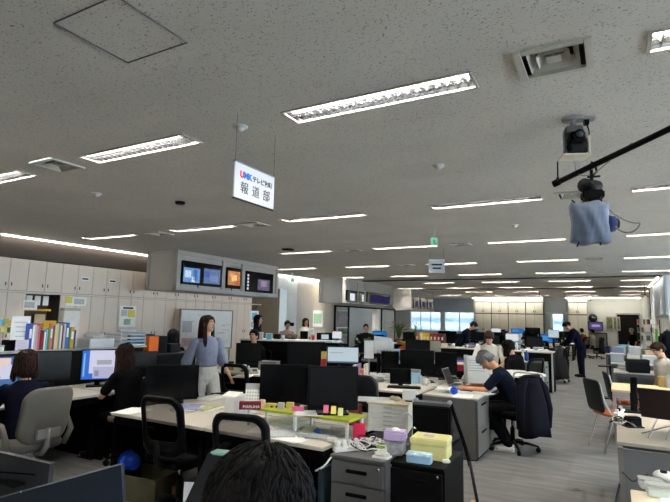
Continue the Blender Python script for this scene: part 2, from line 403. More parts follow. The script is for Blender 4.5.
# cornice strip light
stripm = glow('strip_light_lamp', (255, 250, 238), STRIP)
for y0, y1, lb in [(-2.8, 4.75, 'long white strip light along the left wall, near length'), (4.8, 12.5, 'long white strip light along the left wall above the brown band'), (12.9, 16.5, 'white strip light on the left wall beyond the screen bulkhead')]:
    t = thing('strip_light', lb, 'strip light', (-9.53, (y0+y1)/2, CEIL)); 
    part('housing', MB().box((0, 0, -0.008), (0.1, y1-y0, 0.014), white), t); part('lamp', MB().box((0, 0, -0.022), (0.04, y1-y0-0.03, 0.026), stripm), t)
# detectors
def detector(label):
    t = thing('smoke_detector', label, 'smoke detector'); part('base', MB().cyl((0, 0, 0), (0, 0, -0.015), 0.055, lightgrey, n=18), t)
    part('sensor', MB().cyl((0, 0, -0.015), (0, 0, -0.04), 0.035, lightgrey, 0.02, n=14), t); return t
for x, y, lb in [(-2.33, 2.71, 'round smoke detector on the ceiling above the hanging sign'), (-1.32, 4.21, 'round smoke detector between two middle ceiling lights'), (-5.2, 3.6, 'small round detector on the left part of the ceiling'), (-1.2, 7.4, 'small round detector on the ceiling in the middle distance')]:
    make('det', detector, lb, (x, y, CEIL))
for x, y, lb in [(-4.62, 4.33, 'small round black speaker hole in the ceiling'), (-5.79, 8.39, 'black round fitting on the ceiling right of the screens')]:
    single('ceiling_speaker', MB().cyl((0, 0, 0), (0, 0, -0.02), 0.06 if y < 5 else 0.13, blackmatte, n=18).cyl((0, 0, -0.02), (0, 0, -0.03), 0.05, dark, n=18), lb, 'ceiling speaker', (x, y, CEIL))

# ---- wall cabinets
def cabinet(wd, z0, z1, dep, m, seam=0.006, nd=2, hz=None):
    def f(label):
        t = thing('wall_cabinet', label, 'cabinet'); h = z1-z0
        part('body', MB().box((-dep/2-0.02, 0, h/2), (dep-0.04, wd-0.004, h-0.004), cabgap), t)
        for i in range(nd):
            w_ = wd/nd; yy = -wd/2+w_*(i+0.5)
            d = part('door', MB().box((-0.01, yy, h/2), (0.02, w_-seam, h-0.012), m, bev=0.003), t)
            part('handle', MB().box((0.008, yy+(w_/2-0.05)*(1 if i == 0 else -1), (hz or h/2)), (0.012, 0.014, 0.06), midgrey), d)
        return t
    return f
g = 0
U = 0.67
for k in range(-7, 8):
    y0 = 7.4+U*k
    if y0+U > 12.6: break
    make('cabU', cabinet(U, 1.96, 2.56, 0.42, cabm, hz=0.12), 'upper wall cabinet on the left wall, %s' % ('%s bay right of the wall opening' % ORD[k+3] if k > -3 else '%s bay left of the poster' % ORD[-k-3]), (-9.6, y0+U/2, 1.96), 0, 'upper cabinets along the left wall')
    if y0 > 5.0 and y0 < 5.5: continue
    make('cabL', cabinet(U, 0.0, 1.93, 0.42, cabm, hz=1.15), 'tall lower wall cabinet on the left wall, %s' % ('%s bay right of the wall opening' % ORD[k+3] if k > -3 else '%s bay left of the wall opening' % ORD[-k-4]), (-9.6, y0+U/2, 0.0), 0, 'lower cabinets along the left wall')
struct('trim_5', MB().box((-9.62, 7.6, 1.945), (0.05, 9.9, 0.03), cabm))
# opening with hanging sheets
t = thing('wall_recess', 'recessed hatch in the left wall with hung sheets and a mustard shelf', 'recess', (-9.6, 5.72, 0))
part('back', MB().box((-0.38, 0, 1.35), (0.03, 0.62, 1.15), mat('dim_brown', (86, 72, 56))), t)
part('shelf', MB().box((-0.2, -0.05, 1.62), (0.3, 0.5, 0.04), mustard), t)  # shelf board in plain mustard
part('sill', MB().box((-0.2, 0, 0.5), (0.4, 0.62, 1.0), cabm), t)
for i in range(3): part('hung_sheet', MB().box((-0.12, -0.2+i*0.16, 1.8), (0.01, 0.11, 0.18), paper), t)
part('panel', MB().box((-0.15, 0.05, 1.33), (0.03, 0.2, 0.42), beige), t)
# back wall cabinets
def bcab(label, wd=0.93):
    t = thing('wall_cabinet', label, 'cabinet')
    part('body', MB().box((0, 0.2, 1.37), (wd-0.01, 0.36, 2.72), cabgap), t)
    for z0, z1 in ((0.02, 2.02), (2.06, 2.72)):
        for i in (0, 1):
            d = part('door', MB().box((-wd/4+i*wd/2, 0.01, (z0+z1)/2), (wd/2-0.012, 0.02, z1-z0-0.01), cabw, bev=0.003), t)
            part('handle', MB().box(((-0.05, 0.05)[i], -0.008, z0+0.14 if z0 > 1 else 1.1), (0.025, 0.02, 0.12), dark), d)
    return t
for i in range(4): make('bcab', bcab, 'tall white cabinet on the far wall, %s from the left end' % ['first', 'second', 'third', 'fourth'][i], (-6.88+0.96*i, 30.6, 0), 0, 'white cabinets on the far wall')
for i in range(1): make('bcab', bcab, 'tall white cabinet on the far wall right of the narrow window', (-1.78+0.94*i, 30.6, 0), 0, 'white cabinets on the far wall')
struct('trim_6', MB().box((-5.44, 30.75, 2.86), (3.85, 0.5, 0.22), wallwhite).box((-1.78, 30.75, 2.86), (0.95, 0.5, 0.22), wallwhite).box((-7.41, 30.8, 1.5), (0.1, 0.4, 3.0), wallwarm))

# ---- screen bulkheads
def scr(cols, name):   # an emissive colour set for one screen
    return [glow('%s_%d' % (name, i), c, s) for i, (c, s) in enumerate(cols)]
def bulkhead(label, y0, y1, zb, panels, x1=-8.1, x0=-8.98):
    t = thing('screen_bulkhead', label, 'bulkhead', (0, 0, 0))
    L = y1-y0; ym = (y0+y1)/2; b = MB()
    b.box(((x0+x1)/2, ym, (zb+CEIL)/2), (x1-x0, L, CEIL-zb-0.004), bulkm)
    part('casing', b, t); f = MB()
    for y in [y0+0.03, y1-0.03]+[p for p in panels['posts']]: f.box((x1+0.02, y, (zb+CEIL)/2), (0.05, 0.09, CEIL-zb-0.004), bulkm, bev=0.004)
    f.box((x1+0.02, ym, zb+0.05), (0.06, L, 0.09), lightgrey, bev=0.004); f.box((x1+0.02, ym, CEIL-0.06), (0.05, L, 0.08), bulkm, bev=0.004)
    for xx in (x0+0.04, x1-0.04): f.box((xx, y0-0.01, (zb+CEIL)/2), (0.08, 0.03, CEIL-zb-0.004), bulkm, bev=0.004)
    for zz in (zb+0.04, CEIL-0.05): f.box(((x0+x1)/2, y0-0.01, zz), (x1-x0, 0.03, 0.07), bulkm, bev=0.004)
    part('framing', f, t)
    return t
def hung_screen(label, ya, yb, za, zb_, x, imgs, cat='screen'):
    """wall display facing +X; imgs: (y0,y1,z0,z1,material) relative 0..1"""
    t = thing('display_screen', label, cat, (x, (ya+yb)/2, (za+zb_)/2)); W, H = yb-ya, zb_-za
    part('bezel', MB().box((0.02, 0, 0), (0.05, W, H), black, bev=0.006), t)
    s = MB()
    for a, b, c, d, m in imgs: s.box((0.047, -W/2+W*(a+b)/2, -H/2+H*(c+d)/2), (0.006, W*(b-a), H*(d-c)), m)
    part('screen', s, t)
    part('bracket', MB().cyl((0.03, -W*0.1, -H/2), (0.03, -W*0.1, -H/2-0.06), 0.012, dark), t); return t
# ================================================================ FURNITURE BUILDERS
def desk_f(W, D, H=0.72, top=desktop, side=black, panel=True, legs=True):
    """origin at the floor under the centre, front edge towards -y"""
    def f(label):
        t = thing('office_desk', label, 'desk')
        part('desk_top', MB().box((0, 0, H-0.0125), (W, D, 0.025), top, bev=0.004), t)
        for s in (-1, 1): part('apron', MB().box((0, s*(D/2-0.03), H-0.06), (W-0.06, 0.02, 0.07), side), t)
        if panel: part('back_panel', MB().box((0, D/2-0.02, H-0.3), (W-0.1, 0.015, 0.42), side), t)
        if legs:
            for sx in (-1, 1):
                part('leg', MB().box((sx*(W/2-0.03), 0, H/2-0.02), (0.04, D-0.04, H-0.06), side, bev=0.004), t)
        return t
    return f
def desk(W, D, label, loc, rz=0, H=0.72, top=desktop, side=black, group=None, **k):
    return make('desk%s' % ((W, D, H, top.name, side.name, tuple(k.items())),), desk_f(W, D, H, top, side, **k), label, loc, rz, group)
def pedestal_f(W, D, H, n, m, top=None, hand=None, lock=True):
    def f(label):
        t = thing('drawer_cabinet', label, 'drawer cabinet')
        part('body', MB().box((0, 0.012, H/2), (W, D-0.024, H-0.03), m, bev=0.003), t)
        part('top', MB().box((0, 0, H-0.008), (W+0.006, D+0.006, 0.02), top or m, bev=0.004), t)
        part('plinth', MB().box((0, 0, 0.015), (W-0.04, D-0.04, 0.03), blackmatte), t)
        hs = [0.22, 0.30, 0.48] if n == 3 else [0.5, 0.5] if n == 2 else [1.0]
        z = H-0.03
        for i in range(n):
            hh = (H-0.07)*hs[i]
            d = part('drawer', MB().box((0, -D/2+0.004, z-hh/2), (W-0.02, 0.018, hh-0.008), m, bev=0.003), t)
            part('handle', MB().box((0, -D/2-0.008, z-min(hh*0.4, 0.06)), (W*0.38, 0.014, 0.022), hand or blackmatte, bev=0.003), d); z -= hh
        if lock: part('lock', MB().cyl((W*0.4, -D/2-0.004, H-0.05), (W*0.4, -D/2-0.012, H-0.05), 0.009, chrome), t)
        return t
    return f
def pedestal(W, D, H, n, m, label, loc, rz=0, group=None, **k):
    return make('ped%s' % ((W, D, H, n, m.name, tuple((a, b.name if hasattr(b, 'name') else b) for a, b in k.items())),), pedestal_f(W, D, H, n, m, **k), label, loc, rz, group)
def rrect(w, h, r, n=5):
    pts = []
    for cx_, cy_, a0 in ((w/2-r, h/2-r, 0), (-w/2+r, h/2-r, 90), (-w/2+r, -h/2+r, 180), (w/2-r, -h/2+r, 270)):
        for i in range(n+1):
            a = R_(a0+90*i/n); pts.append((cx_+r*math.cos(a), cy_+r*math.sin(a)))
    return pts
def office_chair_f(style='mesh', fab=blackmatte, shell=black, arms=True):
    """local +y is the way the sitter faces"""
    def f(label):
        t = thing('office_chair', label, 'chair')
        b = part('base', MB().cyl((0, 0, 0.07), (0, 0, 0.13), 0.045, shell, 0.03), t)
        for i in range(5):
            a = 2*math.pi*i/5+0.3; c, s = math.cos(a), math.sin(a)
            part('spoke', MB().tube([(0.03*c, 0.03*s, 0.10), (0.17*c, 0.17*s, 0.095), (0.30*c, 0.30*s, 0.07)], [0.022, 0.018, 0.013], shell), b)
            part('caster', MB().cyl((0.30*c-0.018*s, 0.30*s+0.018*c, 0.03), (0.30*c+0.018*s, 0.30*s-0.018*c, 0.03), 0.03, black, n=12).cyl((0.3*c, 0.3*s, 0.05), (0.3*c, 0.3*s, 0.075), 0.01, black), b)
        part('gas_column', MB().cyl((0, 0, 0.12), (0, 0, 0.27), 0.028, shell).cyl((0, 0, 0.27), (0, 0, 0.39), 0.016, chrome), t)
        part('mechanism', MB().box((0, -0.02, 0.395), (0.18, 0.28, 0.045), shell, bev=0.01), t)
        s = MB(); rg = []
        for z, k in ((0.415, 0.86), (0.425, 0.97), (0.455, 1.0), (0.478, 0.97), (0.488, 0.84)):
            rg.append([Vector((x*k, 0.02+y*k, z+0.012*(abs(x)/0.25)**2)) for x, y in rrect(0.49, 0.47, 0.1)])
        s.loft(rg, fab); part('seat', s, t)
        # backrest: an outline that leans and curves
        def bp(u, v):   # u -1..1, v 0..1
            return Vector((u*0.205*(0.94+0.10*math.sin(math.pi*v)), -0.235-0.07*v-0.05*(v-0.35)**2+0.045*u*u, 0.50+0.46*v))
        if style == 'mesh':
            fr = MB(); rings = []
            outl = rrect(2, 2, 0.42, 6)
            for kx, kt, kb, oy in ((1, 1, 0, 0.0), (1, 1, 0, -0.022), (.90, .97, .06, -0.03), (.76, .90, .24, -0.022), (.76, .90, .24, 0.0)):
                rings.append([bp(x*kx, (y+1)/2*(kt-kb)+kb)+Vector((0, oy, 0)) for x, y in outl])
            fr.loft(rings+[rings[0]], shell, True, False); fr.tube([bp(-1, 0.14), bp(-0.5, 0.10)+Vector((0, -0.01, 0)), bp(0.5, 0.10)+Vector((0, -0.01, 0)), bp(1, 0.14)], 0.024, shell)
            bk = part('backrest', fr, t); m = MB(); nu, nv = 8, 8; vs = []
            for j in range(nv+1):
                for i in range(nu+1): vs.append(bp(-0.93+1.86*i/nu, 0.04+0.92*j/nv)+Vector((0, 0.004, 0)))
            m.add(vs, [(j*(nu+1)+i, j*(nu+1)+i+1, (j+1)*(nu+1)+i+1, (j+1)*(nu+1)+i) for j in range(nv) for i in range(nu)], blackmesh, True); part('mesh_panel', m, bk)
        else:
            m = MB(); rg = []
            for off, k in ((-0.035, 0.9), (-0.03, 1.0), (0.01, 1.0), (0.025, 0.93)):
                rg.append([bp(x*k*1.05, (y*k+1)/2)*1+Vector((0, off, 0.0)) for x, y in rrect(2, 2, 0.45, 6)])
            m.loft(rg, fab); bk = part('backrest', m, t)
            part('back_shell', MB().box((0, -0.30, 0.58), (0.22, 0.02, 0.08), shell, bev=0.008), bk)
        part('spine', MB().tube([(0, -0.12, 0.40), (0, -0.24, 0.41), (0, -0.29, 0.47), (0, -0.30, 0.62)], [0.022, 0.024, 0.024, 0.018], shell), t)
        if arms:
            for sx in (-1, 1):
                if style == 'loop':
                    P_ = [(sx*0.25, -0.16, 0.43), (sx*0.29, -0.19, 0.56), (sx*0.29, -0.12, 0.66), (sx*0.29, 0.06, 0.68), (sx*0.29, 0.17, 0.62), (sx*0.285, 0.15, 0.50), (sx*0.26, 0.07, 0.43)]
                    part('armrest', MB().tube(P_, 0.026, fab), t)
                else:
                    part('armrest', MB().tube([(sx*0.2, 0, 0.40), (sx*0.28, 0, 0.43), (sx*0.29, 0, 0.62)], 0.014, shell).box((sx*0.29, 0.03, 0.64), (0.07, 0.24, 0.028), shell, bev=0.01), t)
        return t
    return f
def chair(label, loc, face, style='mesh', fab=blackmatte, shell=black, arms=True, group=None):
    """face: compass direction (dx, dy) the sitter looks"""
    return make('chair%s%s%s%s' % (style, fab.name, shell.name, arms), office_chair_f(style, fab, shell, arms), label, (loc[0], loc[1], 0), math.atan2(-face[0], face[1]), group)
SCR = {}
def screen_set(kind):
    if kind in SCR: return SCR[kind]
    g = {'off': [(0, 1, 0, 1, mat('screen_glass_off', (8, 9, 11), 0.2, var=0, spec=0.22))],
         'mail': [(0, 1, 0, 1, glow('s_blue', (52, 110, 214), 0.9)), (0.22, 1, 0.2, 1, glow('s_white', (206, 208, 232), 1.0)), (0.34, 0.97, 0.03, 0.42, glow('s_pale', (186, 186, 216), 0.9)), (0.4, 0.52, 0.1, 0.3, glow('s_mid', (150, 150, 190), 0.8)),
                  (0.45, 0.9, 0.5, 0.66, glow('s_line', (170, 172, 176), 0.9)), (0.04, 0.09, 0.1, 0.9, glow('s_icon', (120, 190, 240), 1.0))],
         'pages': [(0, 1, 0, 1, glow('s_steel', (74, 112, 168), 0.9)), (0.02, 0.46, 0.24, 0.96, glow('s_peach', (232, 206, 196), 1.0)), (0.5, 0.74, 0.4, 0.96, MATS.get('s_peach') or glow('s_peach', (232, 206, 196), 1.0)), (0.56, 0.86, 0.3, 0.75, glow('s_white', (206, 208, 232), 1.0)), (0.1, 0.3, 0.1, 0.3, glow('s_white', (206, 208, 232), 1.0))],
         'grey': [(0, 1, 0, 1, glow('s_palegrey', (188, 206, 214), 0.95)), (0.0, 1, 0.0, 0.10, glow('s_bar', (90, 110, 130), 0.8)), (0.06, 0.5, 0.62, 0.68, glow('s_line', (150, 152, 156), 0.9))],
         'blue': [(0, 1, 0, 1, glow('s_blue2', (30, 110, 190), 0.9)), (0.1, 0.6, 0.3, 0.8, glow('s_blue3', (60, 150, 215), 0.9))],
         'white': [(0, 1, 0, 1, glow('s_white2', (214, 222, 226), 1.0)), (0.0, 1, 0.9, 1.0, glow('s_pinkbar', (222, 150, 170), 0.9))],
         'sunset': [(0, 1, 0, 1, glow('s_navy', (26, 40, 84), 0.8)), (0, 1, 0.5, 0.68, glow('s_cream', (240, 214, 170), 0.9)), (0, 1, 0.0, 0.42, glow('s_red', (120, 16, 36), 0.8)), (0, 1, 0.68, 0.84, glow('s_violet', (120, 96, 160), 0.8))]}
    SCR.update(g); return SCR[kind]
def monitor_f(W, H, base, kind, back=False, stand=True):
    """origin: foot of the stand; screen looks to -y; base = height of the panel's lower edge above the foot"""
    def f(label):
        t = thing('monitor', label, 'monitor')
        p = part('panel', MB().box((0, 0.0, base+H/2), (W, 0.028, H), black, bev=0.005).box((0, 0.022, base+H/2), (W*0.6, 0.03, H*0.55), black, bev=0.01), t)
        s = MB(); bz = 0.012
        if back: part('screen', MB().box((0, -0.0155, base+H/2), (W-2*bz, 0.002, H-2*bz), black), t)
        else:
            for i, (a, b, c, d, m) in enumerate(screen_set(kind)):
                w_, h_ = W-2*bz, H-2*bz-0.008
                s.box((-w_/2+w_*(a+b)/2, -0.0148-i*0.0006, base+0.02+h_*(c+d)/2), (w_*(b-a), 0.002, h_*(d-c)), m)
            part('screen', s, t)
        if stand:
            part('neck', MB().box((0, 0.045, (base+H*0.4)/2), (0.06, 0.02, base+H*0.4), black, bev=0.004), t)
            part('foot', MB().box((0, 0.03, 0.007), (0.24, 0.17, 0.014), black, bev=0.004), t)
        return t
    return f
def monitor(rect, Y, label, zb=0.72, kind='off', turn=0.0, plane='y', group=None, name='monitor', back=False, face=None):
    """rect is the panel's outline (left, top, right, bottom) in the photo, Y the distance it stands at"""
    x0, y0, x1, y1 = rect; fn = PY if plane == 'y' else PX
    C = fn((x0+x1)/2, (y0+y1)/2, Y); d = depth(C)
    rz = (facing(C) if face is None else face)+turn; dirf = abs(math.cos(rz-facing(C)))
    W = (x1-x0)/FPX*d/max(0.3, dirf)/ (1+0.25*((abs((x0+x1)/2-335)/500)**2)); H = (y1-y0)/FPX*d*0.985
    W = round(W, 2); H = round(H, 2); base = round(max(0.03, C.z-H/2-zb), 2)
    return make('mon%s' % ((W, H, base, kind, back),), monitor_f(W, H, base, kind, back), label, (C.x, C.y, zb), rz, group)
def laptop(label, loc, rz, kind='off', w_=0.33, dpt=0.23, ang=112, lid=None):
    t = thing('laptop', label, 'laptop', loc, rz); m = lid or mat('laptop_shell', (58, 50, 54), 0.4)
    b = part('keyboard_base', MB().box((0, 0, 0.009), (w_, dpt, 0.018), m, bev=0.004), t)
    part('keys', MB().box((0, 0.03, 0.019), (w_*0.86, dpt*0.45, 0.003), dark), b)
    a = R_(ang-90); T = Matrix.Translation((0, dpt/2, 0.016)) @ Matrix.Rotation(-a, 4, 'X')
    l = part('lid', MB().box((0, 0.004, 0.115), (w_, 0.008, 0.23), m, bev=0.003, M=T), t); s = MB()
    for i, (p, q, c, d, mm) in enumerate(screen_set(kind)):
        s.box((-w_*.47+w_*.94*(p+q)/2, -0.001-i*0.0005, 0.012+0.206*(c+d)/2), (w_*.94*(q-p), 0.001, 0.206*(d-c)), mm, M=T)
    part('screen', s, l); return t
def book_row(items, start, dirv, z, group, labels):
    """upright books/files in a row; items (thickness, height, depth, material, lean)"""
    u = 0; d = Vector((*dirv, 0)).normalized(); rz = math.atan2(d.y, d.x)
    for (th, h, dp, m, lean), lb in zip(items, labels):
        c = Vector((*start, z))+d*(u+th/2)
        t = thing('binder' if th > 0.03 else 'book', lb, 'binder' if th > 0.03 else 'book', c, rz, group)
        T = Matrix.Rotation(lean, 4, 'Y')
        part('cover', MB().box((0, 0, h/2), (th, dp, h), m, bev=0.002, M=T), t)
        if th > 0.03: part('spine_label', MB().box((0, -dp/2-0.001, h*0.62), (th*0.6, 0.002, h*0.35), paper, M=T), t)
        u += th+0.003
def papers(label, loc, rz=0, w_=0.21, d_=0.297, n=4, m=paper, h=0.0, group=None, spread=0.02, cat='paper'):
    s = MB(); r = random.Random(hash(label) % 1000 if False else len(label)*7+int(abs(loc[0])*100))
    hh = max(h, 0.002)
    for i in range(n):
        s.box((r.uniform(-spread, spread), r.uniform(-spread, spread), (i+0.5)*hh/n), (w_, d_, hh/n*0.92), m if i % 3 else paper, rz=r.uniform(-0.25, 0.25)*(spread*20))
    return single('paper_stack' if h > 0.012 else 'paper_sheets', s, label, cat, loc, rz, group)
def boxy(name, label, cat, loc, dims, m, rz=0, lid=None, lidh=0.25, bev=0.006, group=None):
    t = thing(name, label, cat, loc, rz, group); x, y, z = dims
    part('body', MB().box((0, 0, z*(1-lidh)/2 if lid else z/2), (x, y, z*(1-lidh) if lid else z), m, bev=bev), t)
    if lid: part('lid', MB().box((0, 0, z*(1-lidh/2)), (x+0.008, y+0.008, z*lidh), lid, bev=bev), t)
    return t
def phone(label, loc, rz=0, m=None, group=None):
    def f(label):
        mm = m or mat('phone_grey', (150, 150, 148), 0.5); t = thing('desk_phone', label, 'telephone')
        part('body', MB().add([(-.08, -.1, 0), (.08, -.1, 0), (.08, .1, 0), (-.08, .1, 0), (-.08, -.1, .02), (.08, -.1, .02), (.08, .1, .07), (-.08, .1, .07)],
             [(3, 2, 1, 0), (4, 5, 6, 7), (0, 1, 5, 4), (1, 2, 6, 5), (2, 3, 7, 6), (3, 0, 4, 7)], mm), t)
        part('handset', MB().tube([(-.06, -.09, .045), (-.06, -.06, .06), (-.06, .05, .085), (-.06, .08, .085)], [.022, .015, .015, .022], mm), t)
        part('keypad', MB().box((0.03, -0.02, 0.045), (0.07, 0.09, 0.006), dark, rx=0.24), t); return t
    return make('phone'+(m.name if m else ''), f, label, loc, rz, group)
def keyboard(label, loc, rz=0, m=black):
    t = thing('keyboard', label, 'keyboard', loc, rz); part('body', MB().box((0, 0, 0.01), (0.43, 0.14, 0.018), m, bev=0.004), t); k = MB()
    for r in range(4):
        for c in range(13): k.box((-0.19+c*0.0315, -0.045+r*0.03, 0.021), (0.026, 0.024, 0.006), dark)
    part('keys', k, t); return t
def cup(label, loc, m=paper, r=0.035, h=0.09, group=None, lid=None):
    t = thing('cup', label, 'cup', loc, 0, group); part('body', MB().cyl((0, 0, 0), (0, 0, h), r*0.8, m, r, n=14, cap=True), t)
    if lid: part('lid', MB().cyl((0, 0, h), (0, 0, h+0.012), r*1.05, lid, n=14), t)
    return t
def bottle(label, loc, m, cap_, h=0.2, r=0.032, group=None):
    t = thing('bottle', label, 'bottle', loc, 0, group)
    part('body', MB().tube([(0, 0, 0), (0, 0, h*0.65), (0, 0, h*0.8), (0, 0, h*0.92)], [r, r, r*0.5, r*0.4], m, n=12), t)
    part('cap', MB().cyl((0, 0, h*0.92), (0, 0, h), r*0.45, cap_), t); return t
def paper_bag_pile(label, loc, s, m, name='plastic_bag', cat='bag', group=None, seed=1):
    mb = MB(); rnd = random.Random(seed)
    for i in range(6):
        a = rnd.uniform(0, 6.28); q = rnd.uniform(0, 0.45)
        mb.ell((math.cos(a)*q*s[0], math.sin(a)*q*s[1], s[2]*rnd.uniform(.35, .55)), (s[0]*rnd.uniform(.35, .6), s[1]*rnd.uniform(.35, .6), s[2]*rnd.uniform(.35, .5)), m, 9, 6)
    o = single(name, mb, label, cat, loc, 0, group)
    rm = o.modifiers.new('remesh', 'REMESH'); rm.mode = 'VOXEL'; rm.voxel_size = max(0.008, min(s)*0.09); rm.use_smooth_shade = True
    tx = bpy.data.textures.get('crumple') or bpy.data.textures.new('crumple', 'CLOUDS'); tx.noise_scale = 0.045
    md = o.modifiers.new('crumple', 'DISPLACE'); md.texture = tx; md.strength = min(s)*0.22; md.mid_level = 0.5; return o
def jacket(label, loc, rz, m=navy, h=0.62, w_=0.46, z0=0.25):
    """a coat hung over a chair back: open shell that falls in folds"""
    mb = MB(); rg = []
    for i in range(9):
        v = i/8; z = z0+h*(1-v); k = 0.42+0.5*min(1, v*2.0)+0.12*v; ring = []
        for j in range(28):
            a = 2*math.pi*j/28; fold = 1+0.10*v*math.sin(a*6+1.3)+0.05*v*math.sin(a*11)
            ring.append(Vector((math.cos(a)*w_/2*k*fold, math.sin(a)*0.10*(0.7+0.7*v)*fold-0.02*v, z+0.02*v*math.sin(a*3))))
        rg.append(ring)
    mb.loft(rg, m)
    o = thing('jacket', label, 'jacket', loc, rz); part('coat_body', mb, o)
    for s in (-1, 1):
        part('sleeve', MB().tube([(s*w_*0.22, 0.02, z0+h*0.96), (s*w_*0.42, 0.0, z0+h*0.80), (s*w_*0.5, -0.03, z0+h*0.45), (s*w_*0.49, -0.02, z0+h*0.12)], [0.055, 0.062, 0.055, 0.045], m, n=10), o)
    part('collar', MB().tube([(-w_*0.16, 0.05, z0+h*0.99), (-w_*0.1, -0.04, z0+h*1.02), (w_*0.1, -0.04, z0+h*1.02), (w_*0.16, 0.05, z0+h*0.99)], 0.022, m), o)
    return o
def cable(name, label, pts, r=0.004, m=black, cat='cable', group=None):
    cu = bpy.data.curves.new(name, 'CURVE'); cu.dimensions = '3D'; cu.bevel_depth = r; cu.bevel_resolution = 2; sp = cu.splines.new('NURBS'); sp.points.add(len(pts)-1)
    for q, p in zip(sp.points, pts): q.co = (*p, 1)
    sp.use_endpoint_u = True; sp.order_u = 3; o = bpy.data.objects.new(name, cu); COL.objects.link(o)
    me = bpy.data.meshes.new_from_object(o.evaluated_get(bpy.context.evaluated_depsgraph_get())); bpy.data.objects.remove(o); me.materials.clear(); me.materials.append(m)
    return tag(link(name, me), label, cat, group)

